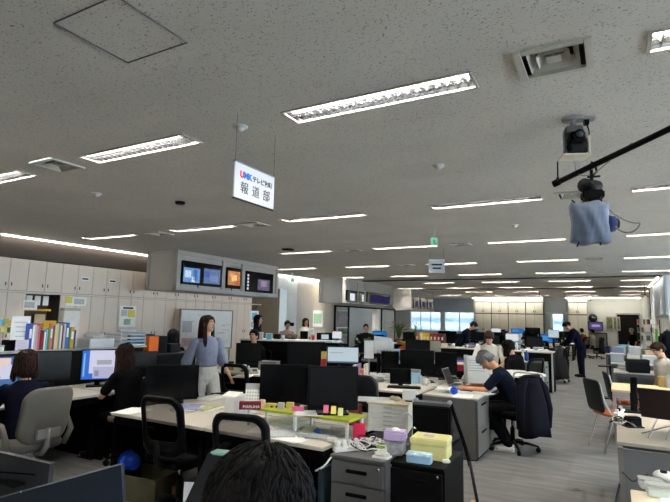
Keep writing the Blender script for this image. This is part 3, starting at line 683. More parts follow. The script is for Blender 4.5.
# ================================================================ PEOPLE
clothm = {}
def cloth(n, c, var=0.15): return mat('cloth_'+n, c, 0.95, var=var, scale=18, spec=0.06)
lipm = mat('lips', (170, 84, 78), 0.5); eyem = mat('eye_white', (225, 222, 216), 0.3); irism = mat('iris', (20, 14, 12), 0.2)
def limb(mb, a, b, r0, r1, m, n=12):
    a, b = Vector(a), Vector(b); d = (b-a); L = d.length; d.normalize()
    mb.tube([a-d*r0*0.9, a-d*r0*0.6, a, b, b+d*r1*0.6, b+d*r1*0.9], [r0*0.4, r0*0.8, r0, r1, r1*0.8, r1*0.4], m, n); return mb
def remesh(o, vox, smooth=4):
    r = o.modifiers.new('remesh', 'REMESH'); r.mode = 'VOXEL'; r.voxel_size = vox; r.use_smooth_shade = True
    s = o.modifiers.new('smooth', 'SMOOTH'); s.factor = 0.5; s.iterations = smooth; return o
def person(label, loc, face, H=1.62, pose='stand', lean=0.0, hp=0.0, hy=0.0, hips=None, aL=None, aR=None, lL=None, lR=None, top=None, sleeve='short', pants=None,
           hair='short', hm=None, vox=0.009, shoes=None, wide=1.0, side=0.0, fingers=True, tone=None, skirt=False, tuck=False, locks=0):
    """local +y forward, +x the figure's right. arms: (elbow, hand) offsets from the shoulder; legs: (knee, ankle) in local coordinates from the hip joint"""
    rz = math.atan2(-face[0], face[1]); k = H/1.65; top = top or cloth('black', (15, 15, 17)); pants = pants or cloth('trousers_black', (13, 14, 17)); hm = hm or hairm; sk = tone or skin
    t = thing('person', label, 'person', (loc[0], loc[1], loc[2] if len(loc) > 2 else 0), rz)
    hz = hips if hips is not None else (0.87*k if pose == 'stand' else 0.56)
    hip = Vector((0, 0, hz)); u = Vector((math.sin(side), math.sin(lean)*math.cos(side), math.cos(lean)*math.cos(side))).normalized(); x = Vector((1, 0, 0)); x = (x-u*x.dot(u)).normalized(); f = u.cross(x)*1.0
    S = hip+u*0.46*k; NB = S+u*0.055*k; NT = NB+(u*0.075+f*0.015)*k
    hu = (Matrix.Rotation(-hp, 3, x) @ u).normalized(); 
    hf = (Matrix.Rotation(-hp, 3, x) @ f).normalized(); hf = (Matrix.Rotation(hy, 3, hu) @ hf).normalized(); hx = hf.cross(hu).normalized()
    HC = NT+(hu*0.098+hf*0.012)*k; B = (hx, hf, hu)
    def loft(mb, st, m, ex=0.0):
        rg = []
        for c, rx, ry in st: rg.append([c+x*((rx+ex)*math.cos(a))+f*((ry+ex)*math.sin(a)) for a in [2*math.pi*i/18 for i in range(18)]])
        mb.loft(rg, m)
    shw = 0.165*k*wide
    SJ = {-1: S-x*shw-u*0.02*k, 1: S+x*shw-u*0.02*k}
    tor = lambda dz: [(hip-u*(0.11+dz)*k, 0.05*k, 0.05*k), (hip-u*0.08*k, 0.145*k*wide, 0.10*k), (hip+u*0.02*k, 0.155*k*wide, 0.11*k), (hip+u*0.17*k, 0.125*k*wide, 0.093*k), (hip+u*0.33*k, 0.15*k*wide, 0.108*k),
           (hip+u*0.42*k, 0.165*k*wide, 0.095*k), (hip+u*0.475*k, 0.13*k*wide, 0.07*k), (hip+u*0.51*k, 0.06*k, 0.05*k)]
    body = MB(); loft(body, tor(0), sk); limb(body, NB-u*0.02, NT+hu*0.02, 0.052*k, 0.050*k, sk)
    # head: cranium, face, jaw, nose, ears
    body.ell(HC+(hu*0.02-hf*0.008)*k, (0.074*k, 0.092*k, 0.092*k), sk, 18, 12, B=B)
    body.ell(HC+(-hu*0.03+hf*0.022)*k, (0.060*k, 0.066*k, 0.085*k), sk, 16, 10, B=B)
    body.ell(HC+(-hu*0.085+hf*0.055)*k, (0.030*k, 0.030*k, 0.026*k), sk, 12, 8, B=B)
    limb(body, HC+(hu*0.005+hf*0.082)*k, HC+(-hu*0.026+hf*0.102)*k, 0.008*k, 0.013*k, sk, 8)
    for s in (-1, 1): body.ell(HC+(hx*s*0.074-hu*0.012-hf*0.005)*k, (0.012*k, 0.020*k, 0.032*k), sk, 8, 6, B=B)
    arms = {}
    for s, a in ((-1, aL), (1, aR)):
        if a is None: a = ((0.05, -0.02, -0.27), (0.06, 0.06, -0.50))
        e = SJ[s]+Vector((s*a[0][0], a[0][1], a[0][2]))*k; h = SJ[s]+Vector((s*a[1][0], a[1][1], a[1][2]))*k; arms[s] = (e, h)
        limb(body, SJ[s], e, 0.047*k, 0.037*k, sk); limb(body, e, h, 0.037*k, 0.024*k, sk)
        d = (h-e).normalized(); 
        if len(a) > 2: d = Vector((s*a[2][0], a[2][1], a[2][2])).normalized()
        sd = d.cross(Vector((0, 0, 1))); sd = sd.normalized() if sd.length > 0.3 else Vector((0, 1, 0)).cross(d).normalized(); n = sd.cross(d).normalized()
        if abs(d.z) > 0.75: sd = Vector((0, 1, 0)); sd = (sd-d*d.dot(sd)).normalized(); n = sd.cross(d)*s
        pc = h+d*0.035*k
        body.loft([[h+d*q*k+sd*(w_*k*math.cos(t_))+n*(th*k*math.sin(t_)) for t_ in [2*math.pi*i/10 for i in range(10)]] for q, w_, th in ((-0.005, 0.022, 0.017), (0.03, 0.036, 0.016), (0.075, 0.041, 0.014), (0.092, 0.036, 0.010))], sk)
        if fingers:
            for i, (off, L) in enumerate(((-0.029, 0.062), (-0.010, 0.074), (0.010, 0.070), (0.028, 0.054))):
                a0 = h+d*0.080*k+sd*off*k*1.05; a1 = a0+(d*0.9-n*0.35*(-1 if abs(d.z) < 0.75 else 1)*-1)*L*0.5*k; a2 = a1+(d*0.75+n*(-0.6))*L*0.5*k
                limb(body, a0, a1, 0.0088*k, 0.0082*k, sk, 8); limb(body, a1, a2, 0.0082*k, 0.007*k, sk, 8)
            a0 = h+d*0.02*k-sd*0.03*k; a1 = a0+(d*0.7-sd*0.6-n*0.2)*0.045*k; limb(body, a0, a1, 0.012*k, 0.010*k, sk, 8); limb(body, a1, a1+(d*0.9-n*0.2-sd*0.1)*0.03*k, 0.010*k, 0.008*k, sk, 8)
    legs = {}
    for s, l in ((-1, lL), (1, lR)):
        hj = hip+x*s*0.088*k-u*0.03
        if l is None: l = ((0.0, 0.02, -0.40), (0.0, 0.0, -0.80)) if pose == 'stand' else ((0.05, 0.40, -0.02), (0.05, 0.40, -hz/k+0.11))
        kn = hj+Vector((s*l[0][0], l[0][1], l[0][2]))*k; an = hj+Vector((s*l[1][0], l[1][1], l[1][2]))*k; an.z = max(an.z, 0.075*k) if loc[2:] in ((), (0,)) else an.z; legs[s] = (hj, kn, an)
        limb(body, hj, kn, 0.078*k, 0.055*k, sk); limb(body, kn, an, 0.052*k, 0.034*k, sk); limb(body, an-Vector((0, 0, 0.03)), an+Vector((s*0.02, 0.13, -0.045)), 0.035*k, 0.028*k, sk)
    remesh(part('body', body, t), vox, 2)
    # shirt
    sh = MB(); ex = 0.016*k
    st = [(hip-u*0.13*k, 0.160*k*wide, 0.118*k), (hip-u*0.05*k, 0.163*k*wide, 0.122*k), (hip+u*0.06*k, 0.155*k*wide, 0.118*k), (hip+u*0.18*k, 0.142*k*wide, 0.112*k), (hip+u*0.33*k, 0.165*k*wide, 0.124*k), (hip+u*0.42*k, 0.172*k*wide, 0.108*k), (hip+u*0.485*k, 0.13*k*wide, 0.078*k), (hip+u*0.525*k, 0.066*k, 0.060*k)]
    if tuck: st = [(hip+u*0.10*k, 0.150*k*wide, 0.112*k), (hip+u*0.13*k, 0.156*k*wide, 0.118*k)]+st[3:]
    loft(sh, st, top)
    for s in (-1, 1):
        e, h = arms[s]
        if sleeve == 'short': limb(sh, SJ[s], SJ[s].lerp(e, 0.72), 0.062*k, 0.060*k, top)
        elif sleeve == 'wide':
            limb(sh, SJ[s], SJ[s].lerp(e, 0.5), 0.062*k, 0.066*k, top); limb(sh, SJ[s].lerp(e, 0.5), e.lerp(h, 0.12), 0.066*k, 0.080*k, top)
        elif sleeve == 'none': limb(sh, SJ[s], SJ[s].lerp(e, 0.15), 0.056*k, 0.055*k, top)
        else: limb(sh, SJ[s], e, 0.062*k, 0.052*k, top); limb(sh, e, e.lerp(h, 0.94), 0.052*k, 0.036*k, top)
    remesh(part('shirt', sh, t), vox, 5)
    tr = MB(); loft(tr, [(hip-u*0.145*k, 0.075*k, 0.075*k), (hip-u*0.07*k, 0.15*k*wide, 0.112*k), (hip+u*0.06*k, 0.150*k*wide, 0.112*k), (hip+u*0.10*k, 0.142*k*wide, 0.104*k)]+([(hip+u*0.135*k, 0.136*k, 0.102*k)] if tuck else []), pants)
    for s in (-1, 1):
        hj, kn, an = legs[s]; fl = 1.35 if skirt else 1.0
        limb(tr, hj, kn, 0.096*k, 0.074*k*fl, pants, 14); limb(tr, kn, kn.lerp(an, 0.97), 0.072*k*fl, 0.054*k*fl*fl, pants, 14)
    remesh(part('trousers', tr, t), vox, 5)
    for s in (-1, 1):
        an = legs[s][2]; o = MB(); c = an+Vector((s*0.01, 0.055*k, -0.04*k)); o.ell(c, (0.045*k, 0.13*k, 0.042*k), shoes or black, 14, 8); o.box((c.x, c.y, c.z-0.028*k), (0.078*k, 0.24*k, 0.016), shoes or black, bev=0.006); part('shoe', o, t)
    for s in (-1, 1):
        e = HC+(hx*s*0.030+hf*0.078+hu*0.008)*k; part('eye', MB().ell(e, (0.013*k, 0.010*k, 0.007*k), eyem, 10, 6, B=B).ell(e+hf*0.006*k, (0.006*k, 0.006*k, 0.006*k), irism, 8, 6, B=B), t)
        part('eyebrow', MB().tube([HC+(hx*s*0.014+hf*0.086+hu*0.030)*k, HC+(hx*s*0.032+hf*0.083+hu*0.034)*k, HC+(hx*s*0.048+hf*0.070+hu*0.028)*k], 0.0035*k, hm, 6), t)
    part('lips', MB().ell(HC+(hf*0.083-hu*0.058)*k, (0.020*k, 0.008*k, 0.008*k), lipm, 10, 6, B=B), t)
    # hair
    hr = MB(); o3 = lambda a, b, c: HC+(hx*a+hf*b+hu*c)*k
    hr.ell(o3(0, -0.022, 0.040), (0.086*k, 0.096*k, 0.088*k), hm, 16, 10, B=B); hr.ell(o3(0, -0.045, -0.005), (0.080*k, 0.068*k, 0.085*k), hm, 16, 10, B=B)
    hr.ell(o3(0, 0.030, 0.082), (0.066*k, 0.056*k, 0.036*k), hm, 14, 8, B=B)
    for s in (-1, 1): hr.ell(o3(s*0.064, 0.012, 0.040), (0.022*k, 0.050*k, 0.048*k), hm, 10, 7, B=B)
    if hair in ('long', 'longbrown', 'bob'):
        L = {'long': 0.40, 'longbrown': 0.34, 'bob': 0.17}[hair]
        down = lambda q: Vector((0, 0, -1))*q*k
        rg = []
        for q, rx, ry, back in ((0, 0.084, 0.07, -0.03), (0.06, 0.090, 0.072, -0.035), (0.14, 0.088, 0.062, -0.045), (L*0.6, 0.100, 0.05, -0.062), (L*0.85, 0.09, 0.04, -0.07), (L, 0.05, 0.02, -0.075)):
            c = HC+(hf*back+hu*0.02)*k+down(q); rg.append([c+hx*(rx*k*math.cos(a))+hf*(ry*k*math.sin(a)) for a in [2*math.pi*i/18 for i in range(18)]])
        hr.loft(rg, hm)
        for s in (-1, 1):
            hr.tube([o3(s*0.03, 0.06, 0.095), o3(s*0.072, 0.045, 0.05), o3(s*0.086, 0.025, -0.02), o3(s*0.09, 0.02, -0.04)+down(L*0.25), o3(s*0.092, 0.03, -0.04)+down(L*0.55), o3(s*0.08, 0.03, -0.04)+down(L*0.8)],
                    [0.016*k, 0.024*k, 0.024*k, 0.030*k, 0.030*k, 0.012*k], hm, 10)
    r = random.Random(int(H*1000)+len(label))
    for i in range(60 if hair != 'short' else 40):
        a = r.uniform(0.15, 2.99)*-1; ph = r.uniform(0.0, 1.2)
        p0 = o3(0.05*math.cos(a)*0.6, -0.02+0.05*math.sin(a)*0.6, 0.115); p1 = o3(0.088*math.cos(a), -0.02+0.098*math.sin(a), 0.05-0.02*ph); p2 = o3(0.086*math.cos(a), -0.03+0.095*math.sin(a)*0.95, -0.03-0.045*ph)
        hr.tube([p0, p1, p2], [0.009*k, 0.010*k, 0.004*k], hm, 6)
    remesh(part('hair', hr, t), min(vox, 0.007), 1)
    if locks:
        lk = MB(); long_ = {'long': 0.40, 'longbrown': 0.34, 'bob': 0.17}.get(hair, 0)
        for i in range(locks):
            a = r.uniform(0, 2*math.pi); el = math.acos(r.uniform(-0.15, 1.0)); 
            def sp(a_, e_, q=1.0): return o3(0.090*q*math.sin(e_)*math.cos(a_), -0.018+0.102*q*math.sin(e_)*math.sin(a_), 0.035+0.098*q*math.cos(e_))
            if math.sin(a) > 0.25 and el > 0.95: continue
            q = r.uniform(0.97, 1.05); da = r.uniform(-.35, .35); le = r.uniform(0.35, 0.75)
            P_ = [sp(a, el, q), sp(a+da*.3, el+le*.4, q*1.02), sp(a+da*.7, el+le*.75, q*1.03), sp(a+da, min(el+le, 2.1), q*r.uniform(1.0, 1.10))]
            if math.sin(a+da) > 0.2 and el+le > 1.25: P_ = P_[:3]
            if long_ and el > 1.0 and math.sin(a) < 0.15:
                P_ += [P_[-1]+Vector((0, 0, -1))*long_*k*z_+hf*(-.012*k)+hx*r.uniform(-.006, .006) for z_ in (.3, .6, r.uniform(.75, .95))]
            lk.tube(P_, [.0045*k]*(len(P_)-1)+[.0012], hm, 5)
        part('hair_locks', lk, t)
    return t
# ================================================================ PLACING THINGS
# ---- screen bulkheads
bulkhead('pale panelled bulkhead of screens hanging at the left, nearest one', 7.6, 11.25, 2.1, dict(posts=[9.04, 9.76]))
img1 = [(0, 1, 0, 1, mat('scr_black', (10, 10, 12), 0.2)), (0.02, 0.42, 0.1, 0.72, glow('v_blue', (110, 156, 210), 1.3)), (0.05, 0.2, 0.3, 0.6, glow('v_white', (225, 235, 245), 1.2)), (0.26, 0.36, 0.2, 0.66, glow('v_navy', (40, 70, 160), 1.0)), (0.22, 0.3, 0.12, 0.35, MATS['v_white']),
        (0.52, 0.95, 0.12, 0.78, glow('v_slate', (106, 130, 176), 1.2)), (0.54, 0.66, 0.4, 0.66, glow('v_deep', (44, 60, 180), 1.0)), (0.68, 0.9, 0.2, 0.5, glow('v_mist', (150, 164, 196), 0.9))]
hung_screen('large black wall screen showing two blue maps in the nearest bulkhead', 7.73, 8.96, 2.24, 2.75, -8.09, img1)
img2 = [(0, 1, 0, 1, MATS['scr_black']), (0.06, 0.94, 0.16, 0.84, glow('v_orange', (204, 140, 96), 1.2)), (0.3, 0.7, 0.35, 0.66, glow('v_yellow', (250, 220, 130), 1.1)), (0.15, 0.45, 0.55, 0.75, glow('v_rose', (240, 170, 140), 1.0)), (0.55, 0.85, 0.2, 0.4, glow('v_brick', (170, 50, 40), 0.9))]
hung_screen('small wall screen with an orange picture between the two wide screens', 9.15, 9.65, 2.24, 2.74, -8.09, img2)
img3 = [(0, 1, 0, 1, MATS['scr_black']), (0.4, 0.86, 0.12, 0.66, glow('v_grey', (120, 116, 150), 0.9)), (0.52, 0.74, 0.3, 0.6, glow('v_pink', (190, 170, 180), 0.9))]+[(0.02, 0.08, 0.1+0.16*i, 0.2+0.16*i, MATS['v_white']) for i in range(5)]
hung_screen('black wall screen with a small grey picture at the right end of the nearest bulkhead', 9.88, 11.0, 2.2, 2.72, -8.09, img3)
bulkhead('pale bulkhead of screens above the glass partition, middle distance', 15.0, 19.4, 2.1, dict(posts=[16.2, 16.8]))
hung_screen('wall screen with a white picture, left in the farther bulkhead', 15.3, 16.1, 2.14, 2.56, -8.09, [(0, 1, 0, 1, MATS['scr_black']), (0.3, 0.75, 0.15, 0.75, MATS['v_white'])])
hung_screen('narrow wall screen with a white strip in the farther bulkhead', 16.25, 16.7, 2.14, 2.56, -8.09, [(0, 1, 0, 1, MATS['scr_black']), (0.5, 0.85, 0.15, 0.75, MATS['v_white'])])
hung_screen('dark blue wall screen, right in the farther bulkhead', 16.95, 19.2, 2.14, 2.58, -8.09, [(0, 1, 0, 1, MATS['scr_black']), (0.1, 0.95, 0.12, 0.8, glow('v_dusk', (52, 50, 96), 0.8))])
bulkhead('farthest small bulkhead with three dark screens', 21.6, 24.8, 2.0, dict(posts=[22.7, 23.7]))
for i in range(3): hung_screen('dark wall screen in the farthest bulkhead, %s of the three' % ['left', 'middle', 'right'][i], 21.9+1.0*i, 22.65+1.0*i, 2.1, 2.6, -8.09, [(0, 1, 0, 1, MATS['scr_black']), (0.25, 0.75, 0.2, 0.7, MATS['v_dusk'])])

# ---- glass partition room
t = thing('glass_partition', 'black framed glass meeting room wall under the farther screen bulkhead', 'glass partition', (-8.85, 0, 0))
f = MB()
for y in (15.94, 17.0, 20.1, 21.6): f.box((0, y, 1.02), (0.06, 0.06, 2.04), black)
f.box((0, 18.77, 2.02), (0.06, 5.7, 0.06), black).box((0, 18.77, 0.04), (0.06, 5.7, 0.08), black); part('frame', f, t)
for a, b in ((15.97, 16.97), (17.03, 20.07), (20.13, 21.57)): part('pane', MB().box((0, (a+b)/2, 1.03), (0.01, b-a, 1.9), glassm), t)
cur = MB(); pts = []
n = 60
for i in range(n+1): pts.append((-9.45+0.03*math.sin(i*1.9), 18.2+2.2*i/n))
cur.add([(x, y, z) for z in (0.01, 2.08) for x, y in pts], [(i, i+1, i+n+2, i+n+1) for i in range(n)], mat('white_curtain', (226, 230, 228), 0.9), True)
single('curtain', cur, 'white pleated curtain behind the glass partition', 'curtain')

# ---- hanging sign
t = thing('hanging_sign', 'white department sign hung from the ceiling on two thin wires', 'sign', (-2.2, 2.745, 2.51))
part('board', MB().box((0, 0, 0), (0.012, 0.45, 0.25), mat('sign_white', (214, 214, 218), 0.5, var=0.01), bev=0.002), t)
part('edging', MB().box((0, 0, 0.126), (0.018, 0.455, 0.008), grey), t); part('edging', MB().box((0, 0, -0.126), (0.018, 0.455, 0.008), dark), t)
for s, zz in ((-0.225, 0.1), (0.225, 0.1)): part('wire', MB().cyl((0, s*0.98, 0.126), (0, s*0.98, CEIL-2.51), 0.0012, dark, n=6), t)
for s in (-1, 1): part('clip', MB().cyl((0, s*0.22, 0.122), (0, s*0.22, 0.14), 0.006, black, n=8), t)
ROTX = (R_(90), 0, R_(90)); ink = mat('sign_ink', (58, 58, 60), 0.6); lblue = mat('logo_blue', (30, 120, 214), 0.5); lred = mat('logo_pink', (224, 30, 90), 0.5)
for sx_, rot in ((1, ROTX), (-1, (R_(90), 0, R_(-90)))):
    q = 0.0075*sx_
    text('logo_letter', 'U', 0.060, lred, t, (q, (-0.150)*sx_, 0.048), rot, 'pink letter of the logo' if sx_ > 0 else None, bold=.003); text('logo_letter', 'MK', 0.060, lblue, t, (q, (-0.088)*sx_, 0.048), rot, 'blue letters of the logo' if sx_ > 0 else None, bold=.003)
    text('lettering', 'テレビ宮崎', 0.046, ink, t, (q, 0.078*sx_, 0.045), rot, bold=.0012)
    for i, ch in enumerate('報道部'): text('lettering', ch, 0.088, ink, t, (q, (-0.12+0.125*i)*sx_, -0.045), rot)
# small exit sign hung in the middle of the room
def exit_sign(label):
    t = thing('exit_sign', label, 'exit sign'); gw = glow('exit_green', (150, 226, 190), 0.9)
    part('stem', MB().cyl((0, 0, 0), (0, 0, -0.16), 0.012, lightgrey), t); part('box', MB().box((0, 0, -0.21), (0.10, 0.04, 0.12), gw, bev=0.004), t)
    part('figure', MB().box((0.0, -0.027, -0.21), (0.03, 0.002, 0.06), mat('exit_dark', (20, 120, 80))).box((0.02, -0.027, -0.24), (0.04, 0.002, 0.02), mat('exit_dark', (20, 120, 80))), t); return t
p = PZ(434, 228, CEIL); make('exit', exit_sign, 'small green exit sign hanging in the middle of the ceiling', (p.x, p.y, CEIL), facing(p))
make('exit', exit_sign, 'small green exit sign by the stair opening on the left', (-8.9, 13.2, CEIL), R_(60))
t = thing('hanging_sign', 'small grey hanging sign beyond the green exit sign', 'sign', (-2.95, 9.3, 2.62), R_(20)); part('board', MB().box((0, 0, 0), (0.3, 0.012, 0.26), mat('sign_grey', (176, 182, 190), 0.5)), t)
part('wire', MB().cyl((-0.13, 0, 0.13), (-0.13, 0, 0.35), 0.002, dark, n=5).cyl((0.13, 0, 0.13), (0.13, 0, 0.35), 0.002, dark, n=5), t); part('lettering', MB().box((0, -0.008, 0.03), (0.2, 0.002, 0.03), dark).box((0, -0.008, -0.04), (0.16, 0.002, 0.03), dark), t)

# ---- ceiling camera and studio light
t = thing('ceiling_camera', 'remote camera rig on a round ceiling plate above the studio light', 'camera', (-0.19, 3.6, CEIL), R_(15))
part('plate', MB().cyl((0, 0, 0), (0, 0, -0.012), 0.07, grey, n=20).cyl((0, 0, -0.012), (0, 0, -0.06), 0.018, grey), t)
part('mount', MB().box((0, 0, -0.09), (0.11, 0.09, 0.06), midgrey, bev=0.01).box((0.055, 0, -0.16), (0.012, 0.06, 0.14), midgrey).box((-0.055, 0, -0.16), (0.012, 0.06, 0.14), midgrey), t)
c_ = part('camera_body', MB().box((0.01, -0.01, -0.15), (0.09, 0.16, 0.065), black, bev=0.008), t); part('lens', MB().cyl((0.01, -0.09, -0.15), (0.01, -0.13, -0.155), 0.028, black, 0.032, n=14).cyl((0.01, -0.13, -0.155), (0.01, -0.132, -0.155), 0.022, mat('lens_glass', (60, 66, 80), 0.05)), c_)
part('lower_unit', MB().box((0.02, 0.0, -0.225), (0.11, 0.12, 0.06), dark, bev=0.01).cyl((-0.04, -0.07, -0.225), (-0.04, -0.09, -0.225), 0.024, black), t)
part('shelf', MB().box((0.0, 0.0, -0.268), (0.17, 0.13, 0.012), cream, rz=0.1), t); part('bracket', MB().box((0.085, 0.0, -0.2), (0.012, 0.10, 0.12), cream), t)
p = PZ(586, 118, CEIL)
t = thing('ceiling_socket', 'small square connection plate on the ceiling beside the camera rig', 'socket', (p.x, p.y, CEIL), 0.3); part('plate', MB().box((0, 0, -0.008), (0.10, 0.07, 0.016), grey), t); part('plug', MB().box((0, 0, -0.03), (0.03, 0.03, 0.04), black), t)
cable('camera_cable', 'thin dark cables looping from the ceiling socket to the camera rig', [(p.x, p.y, CEIL-0.04), (p.x+0.03, p.y, CEIL-0.12), (p.x-0.03, p.y, CEIL-0.17), (-0.12, 3.62, CEIL-0.12), (-0.16, 3.62, CEIL-0.1)], 0.004)
A = Vector((-0.25, 2.89, 2.35)); B = Vector((0.262, 2.70, 2.505)); d = (B-A).normalized()
t = thing('studio_boom', 'long black pole running up to the right below the ceiling', 'pole', A)
k = (CEIL-0.02-A.z)/d.z
part('pole', MB().cyl((0, 0, 0), d*k, 0.0155, black, n=14), t); part('end_cap', MB().cyl(-d*0.012, d*0.02, 0.019, blackmatte), t)
part('ceiling_bracket', MB().box(d*k, (0.14, 0.14, 0.03), black), t)
part('end_bolt', MB().cyl((0.012, 0, 0), (0.014, 0, 0.12), 0.004, black).cyl((0.012, 0, 0.0), (0.012, 0, 0.03), 0.009, black), t)
def on(px):   # point of the pole seen in that image column
    best = min(((abs((335+FPX*((A+d*s-Vector((0, 0, EYE))).dot(RT)/depth(A+d*s)))-px), s) for s in [i*0.002 for i in range(600)])); return A+d*best[1]
c = on(591)
t = thing('studio_light', 'black studio lamp clamped to the pole with a blue diffusion cloth', 'studio light', c, R_(12)); S_ = depth(c)/FPX
part('clamp', MB().tube([(0, 0, 0.022), (0.02, 0, 0.01), (0.024, 0, -0.03), (0, 0, -0.05)], 0.007, black).cyl((0, 0, -0.02), (0, 0, -0.09), 0.009, black).cyl((-0.02, 0, -0.055), (0.04, 0, -0.055), 0.006, black), t)
h_ = part('lamp_head', MB().cyl((-0.045, -0.03, -0.105), (0.03, 0.03, -0.105), 0.036, black, 0.034, n=18).box((0.0, 0.0, -0.155), (0.10, 0.09, 0.045), black, bev=0.008).box((0.0, 0, -0.19), (0.05, 0.06, 0.03), black), t)
part('lens_rim', MB().cyl((-0.047, -0.032, -0.105), (-0.05, -0.035, -0.105), 0.03, dark, n=18), h_)
mb = MB(); n = 10; vs = []; clm = mat('blue_gel_cloth', (108, 119, 140), 0.7, var=0.12, scale=20)
for side in (0, 1):
    for j in range(n+1):
        for i in range(n+1):
            u, v = i/n*2-1, j/n*2-1; puff = 0.035*(1-u*u)*(1-v*v)+0.006*math.sin(u*9+v*4); k2 = 1-0.10*(v*v) 
            vs.append((-0.02+u*0.088*(1-0.12*(1-abs(v))), (-0.05-puff) if side == 0 else (0.05+puff*0.3), -0.30+v*0.105*(1-0.08*u*u)+0.006*math.sin(u*5)))
fs = []; q = (n+1)**2
for j in range(n):
    for i in range(n):
        a = j*(n+1)+i; fs.append((a, a+1, a+n+2, a+n+1)); fs.append((q+a+n+1, q+a+n+2, q+a+1, q+a))
for i in range(n):
    fs += [(i+1, i, q+i, q+i+1), (n*(n+1)+i, n*(n+1)+i+1, q+n*(n+1)+i+1, q+n*(n+1)+i), ((i)*(n+1), (i+1)*(n+1), q+(i+1)*(n+1), q+i*(n+1)), ((i+1)*(n+1)+n, i*(n+1)+n, q+i*(n+1)+n, q+(i+1)*(n+1)+n)]
mb.add(vs, fs, clm, True); part('diffusion_cloth', mb, t)
part('lamp_drum', MB().cyl((0.05, 0.02, -0.30), (0.10, 0.03, -0.30), 0.05, mat('deep_blue_cloth', (34, 48, 92), 0.8), 0.04, n=16).cyl((0.10, 0.03, -0.30), (0.115, 0.033, -0.30), 0.03, black), t)
for a, b in (((-0.09, -0.05, -0.20), (-0.105, -0.05, -0.185)), ((0.03, -0.05, -0.20), (0.03, -0.05, -0.175)), ((-0.08, -0.05, -0.40), (-0.09, -0.05, -0.425)), ((0.02, -0.05, -0.405), (0.015, -0.05, -0.42))): part('peg', MB().cyl(a, b, 0.004, dark), t)
cable('lamp_cable', 'grey and black cable looping out from the studio lamp', [c+Vector((0.06, 0.02, -0.21)), c+Vector((0.10, 0, -0.27)), c+Vector((0.17, 0, -0.31)), c+Vector((0.21, 0, -0.31)), c+Vector((0.17, 0, -0.36)), c+Vector((0.11, 0, -0.35)), c+Vector((0.09, 0.02, -0.31))], 0.0045, grey)
cable('pole_cable', 'thin grey cable tied along the black pole', [Vector((-0.19, 3.6, CEIL-0.27)), A+d*0.1+Vector((0, 0.1, 0.12)), A+d*0.12+Vector((0, -0.02, -0.02)), A+d*0.2+Vector((0, 0, -0.05)), A+d*0.28+Vector((0, 0, -0.02)), A+d*0.4+Vector((0, 0, 0.02))], 0.003, grey)

# ================= NEAR DESK GROUP =================
desk(1.09, 0.68, 'white topped desk in front, left one, with a black monitor on it', (-3.42, 3.41), 0, side=blackmatte)
desk(1.09, 0.68, 'white topped desk in front, right one, under the lime shelf', (-2.32, 3.41), 0, side=blackmatte)
desk(1.09, 0.64, 'white topped desk behind the front left desk', (-3.42, 4.09), math.pi, side=blackmatte)
desk(1.09, 0.64, 'white topped desk behind the two big black monitors', (-2.32, 4.09), math.pi, side=blackmatte)
monitor((146, 368, 198, 402), 3.72, 'black monitor on the front left desk before the walking woman', back=False)
monitor((260, 366, 312, 404), 3.52, 'left one of the two big black monitors on the lime shelf', zb=0.865, turn=-0.05)
monitor((308, 368, 358, 411), 3.47, 'right one of the two big black monitors, tilted towards the aisle', zb=0.865, turn=0.12)
t = thing('monitor_riser', 'lime green shelf board on white legs across the front desk', 'shelf', (-2.19, 3.47, 0.72))
part('board', MB().box((0, 0, 0.135), (0.96, 0.28, 0.018), lime, bev=0.003), t)
for x in (-0.45, 0.0, 0.45):
    for y in (-0.12, 0.12): part('leg', MB().box((x, y, 0.063), (0.02, 0.02, 0.126), white), t)
def on_riser(px, py): return PZ(px, py, 0.866)
p = on_riser(249, 408)
t = thing('desk_calendar', 'white desk calendar with rows of dates standing on the lime shelf', 'calendar', (p.x-0.02, p.y+0.1, 0.865), 0.5)
T_ = Matrix.Rotation(-0.22, 4, 'X'); part('page', MB().box((0, 0, 0.09), (0.17, 0.003, 0.18), paper, M=T_), t)
gr = MB()
for i in range(5):
    for j in range(7): gr.box((-0.068+j*0.0225, -0.002, 0.03+i*0.026), (0.014, 0.001, 0.012), papergrey, M=T_)
part('dates', gr, t); part('stand', MB().box((0, 0.055, 0.085), (0.17, 0.003, 0.17), white, M=Matrix.Rotation(0.2, 4, 'X')), t)
p = on_riser(250, 409); t = thing('carton', 'maroon carton with pale capital lettering on the lime shelf', 'box', (p.x, p.y, 0.865), 0.62)
part('body', MB().box((0, 0, 0.03), (0.17, 0.05, 0.06), maroon, bev=0.002), t); text('lettering', 'MARUHA', 0.032, paper, t, (0.01, -0.026, 0.022), (R_(90), 0, 0))
p = on_riser(262, 407); boxy('tissue_pack', 'pale pink pack beside the maroon carton', 'box', (p.x, p.y, 0.865), (0.05, 0.03, 0.06), mat('pale_pink', (226, 190, 182), 0.7), 0.4)
t = thing('paper_box', 'white upright file box at the left end of the lime shelf', 'box', (-2.86, 3.46, 0.72), 0.15); part('body', MB().box((0, 0, 0.10), (0.09, 0.24, 0.20), white, bev=0.004), t); part('flap', MB().box((-0.02, -0.05, 0.215), (0.14, 0.12, 0.006), paper, rx=0.2), t)
t = thing('paper_box', 'narrow white slanted paper tray next to the upright file box', 'tray', (-2.97, 3.62, 0.72), 0.1); part('side', MB().box((0, 0, 0.06), (0.012, 0.42, 0.12), white, bev=0.003), t); part('base', MB().box((0.03, 0, 0.006), (0.06, 0.42, 0.01), white), t)
STK = [(326, 409, pink, 'bright pink sticky note below the right big monitor'), (333.5, 410, yellow, 'yellow sticky note in the middle below the right big monitor'), (340.5, 412, mat('pale_lime', (222, 226, 160), 0.7), 'pale green sticky note, last one below the right big monitor')]
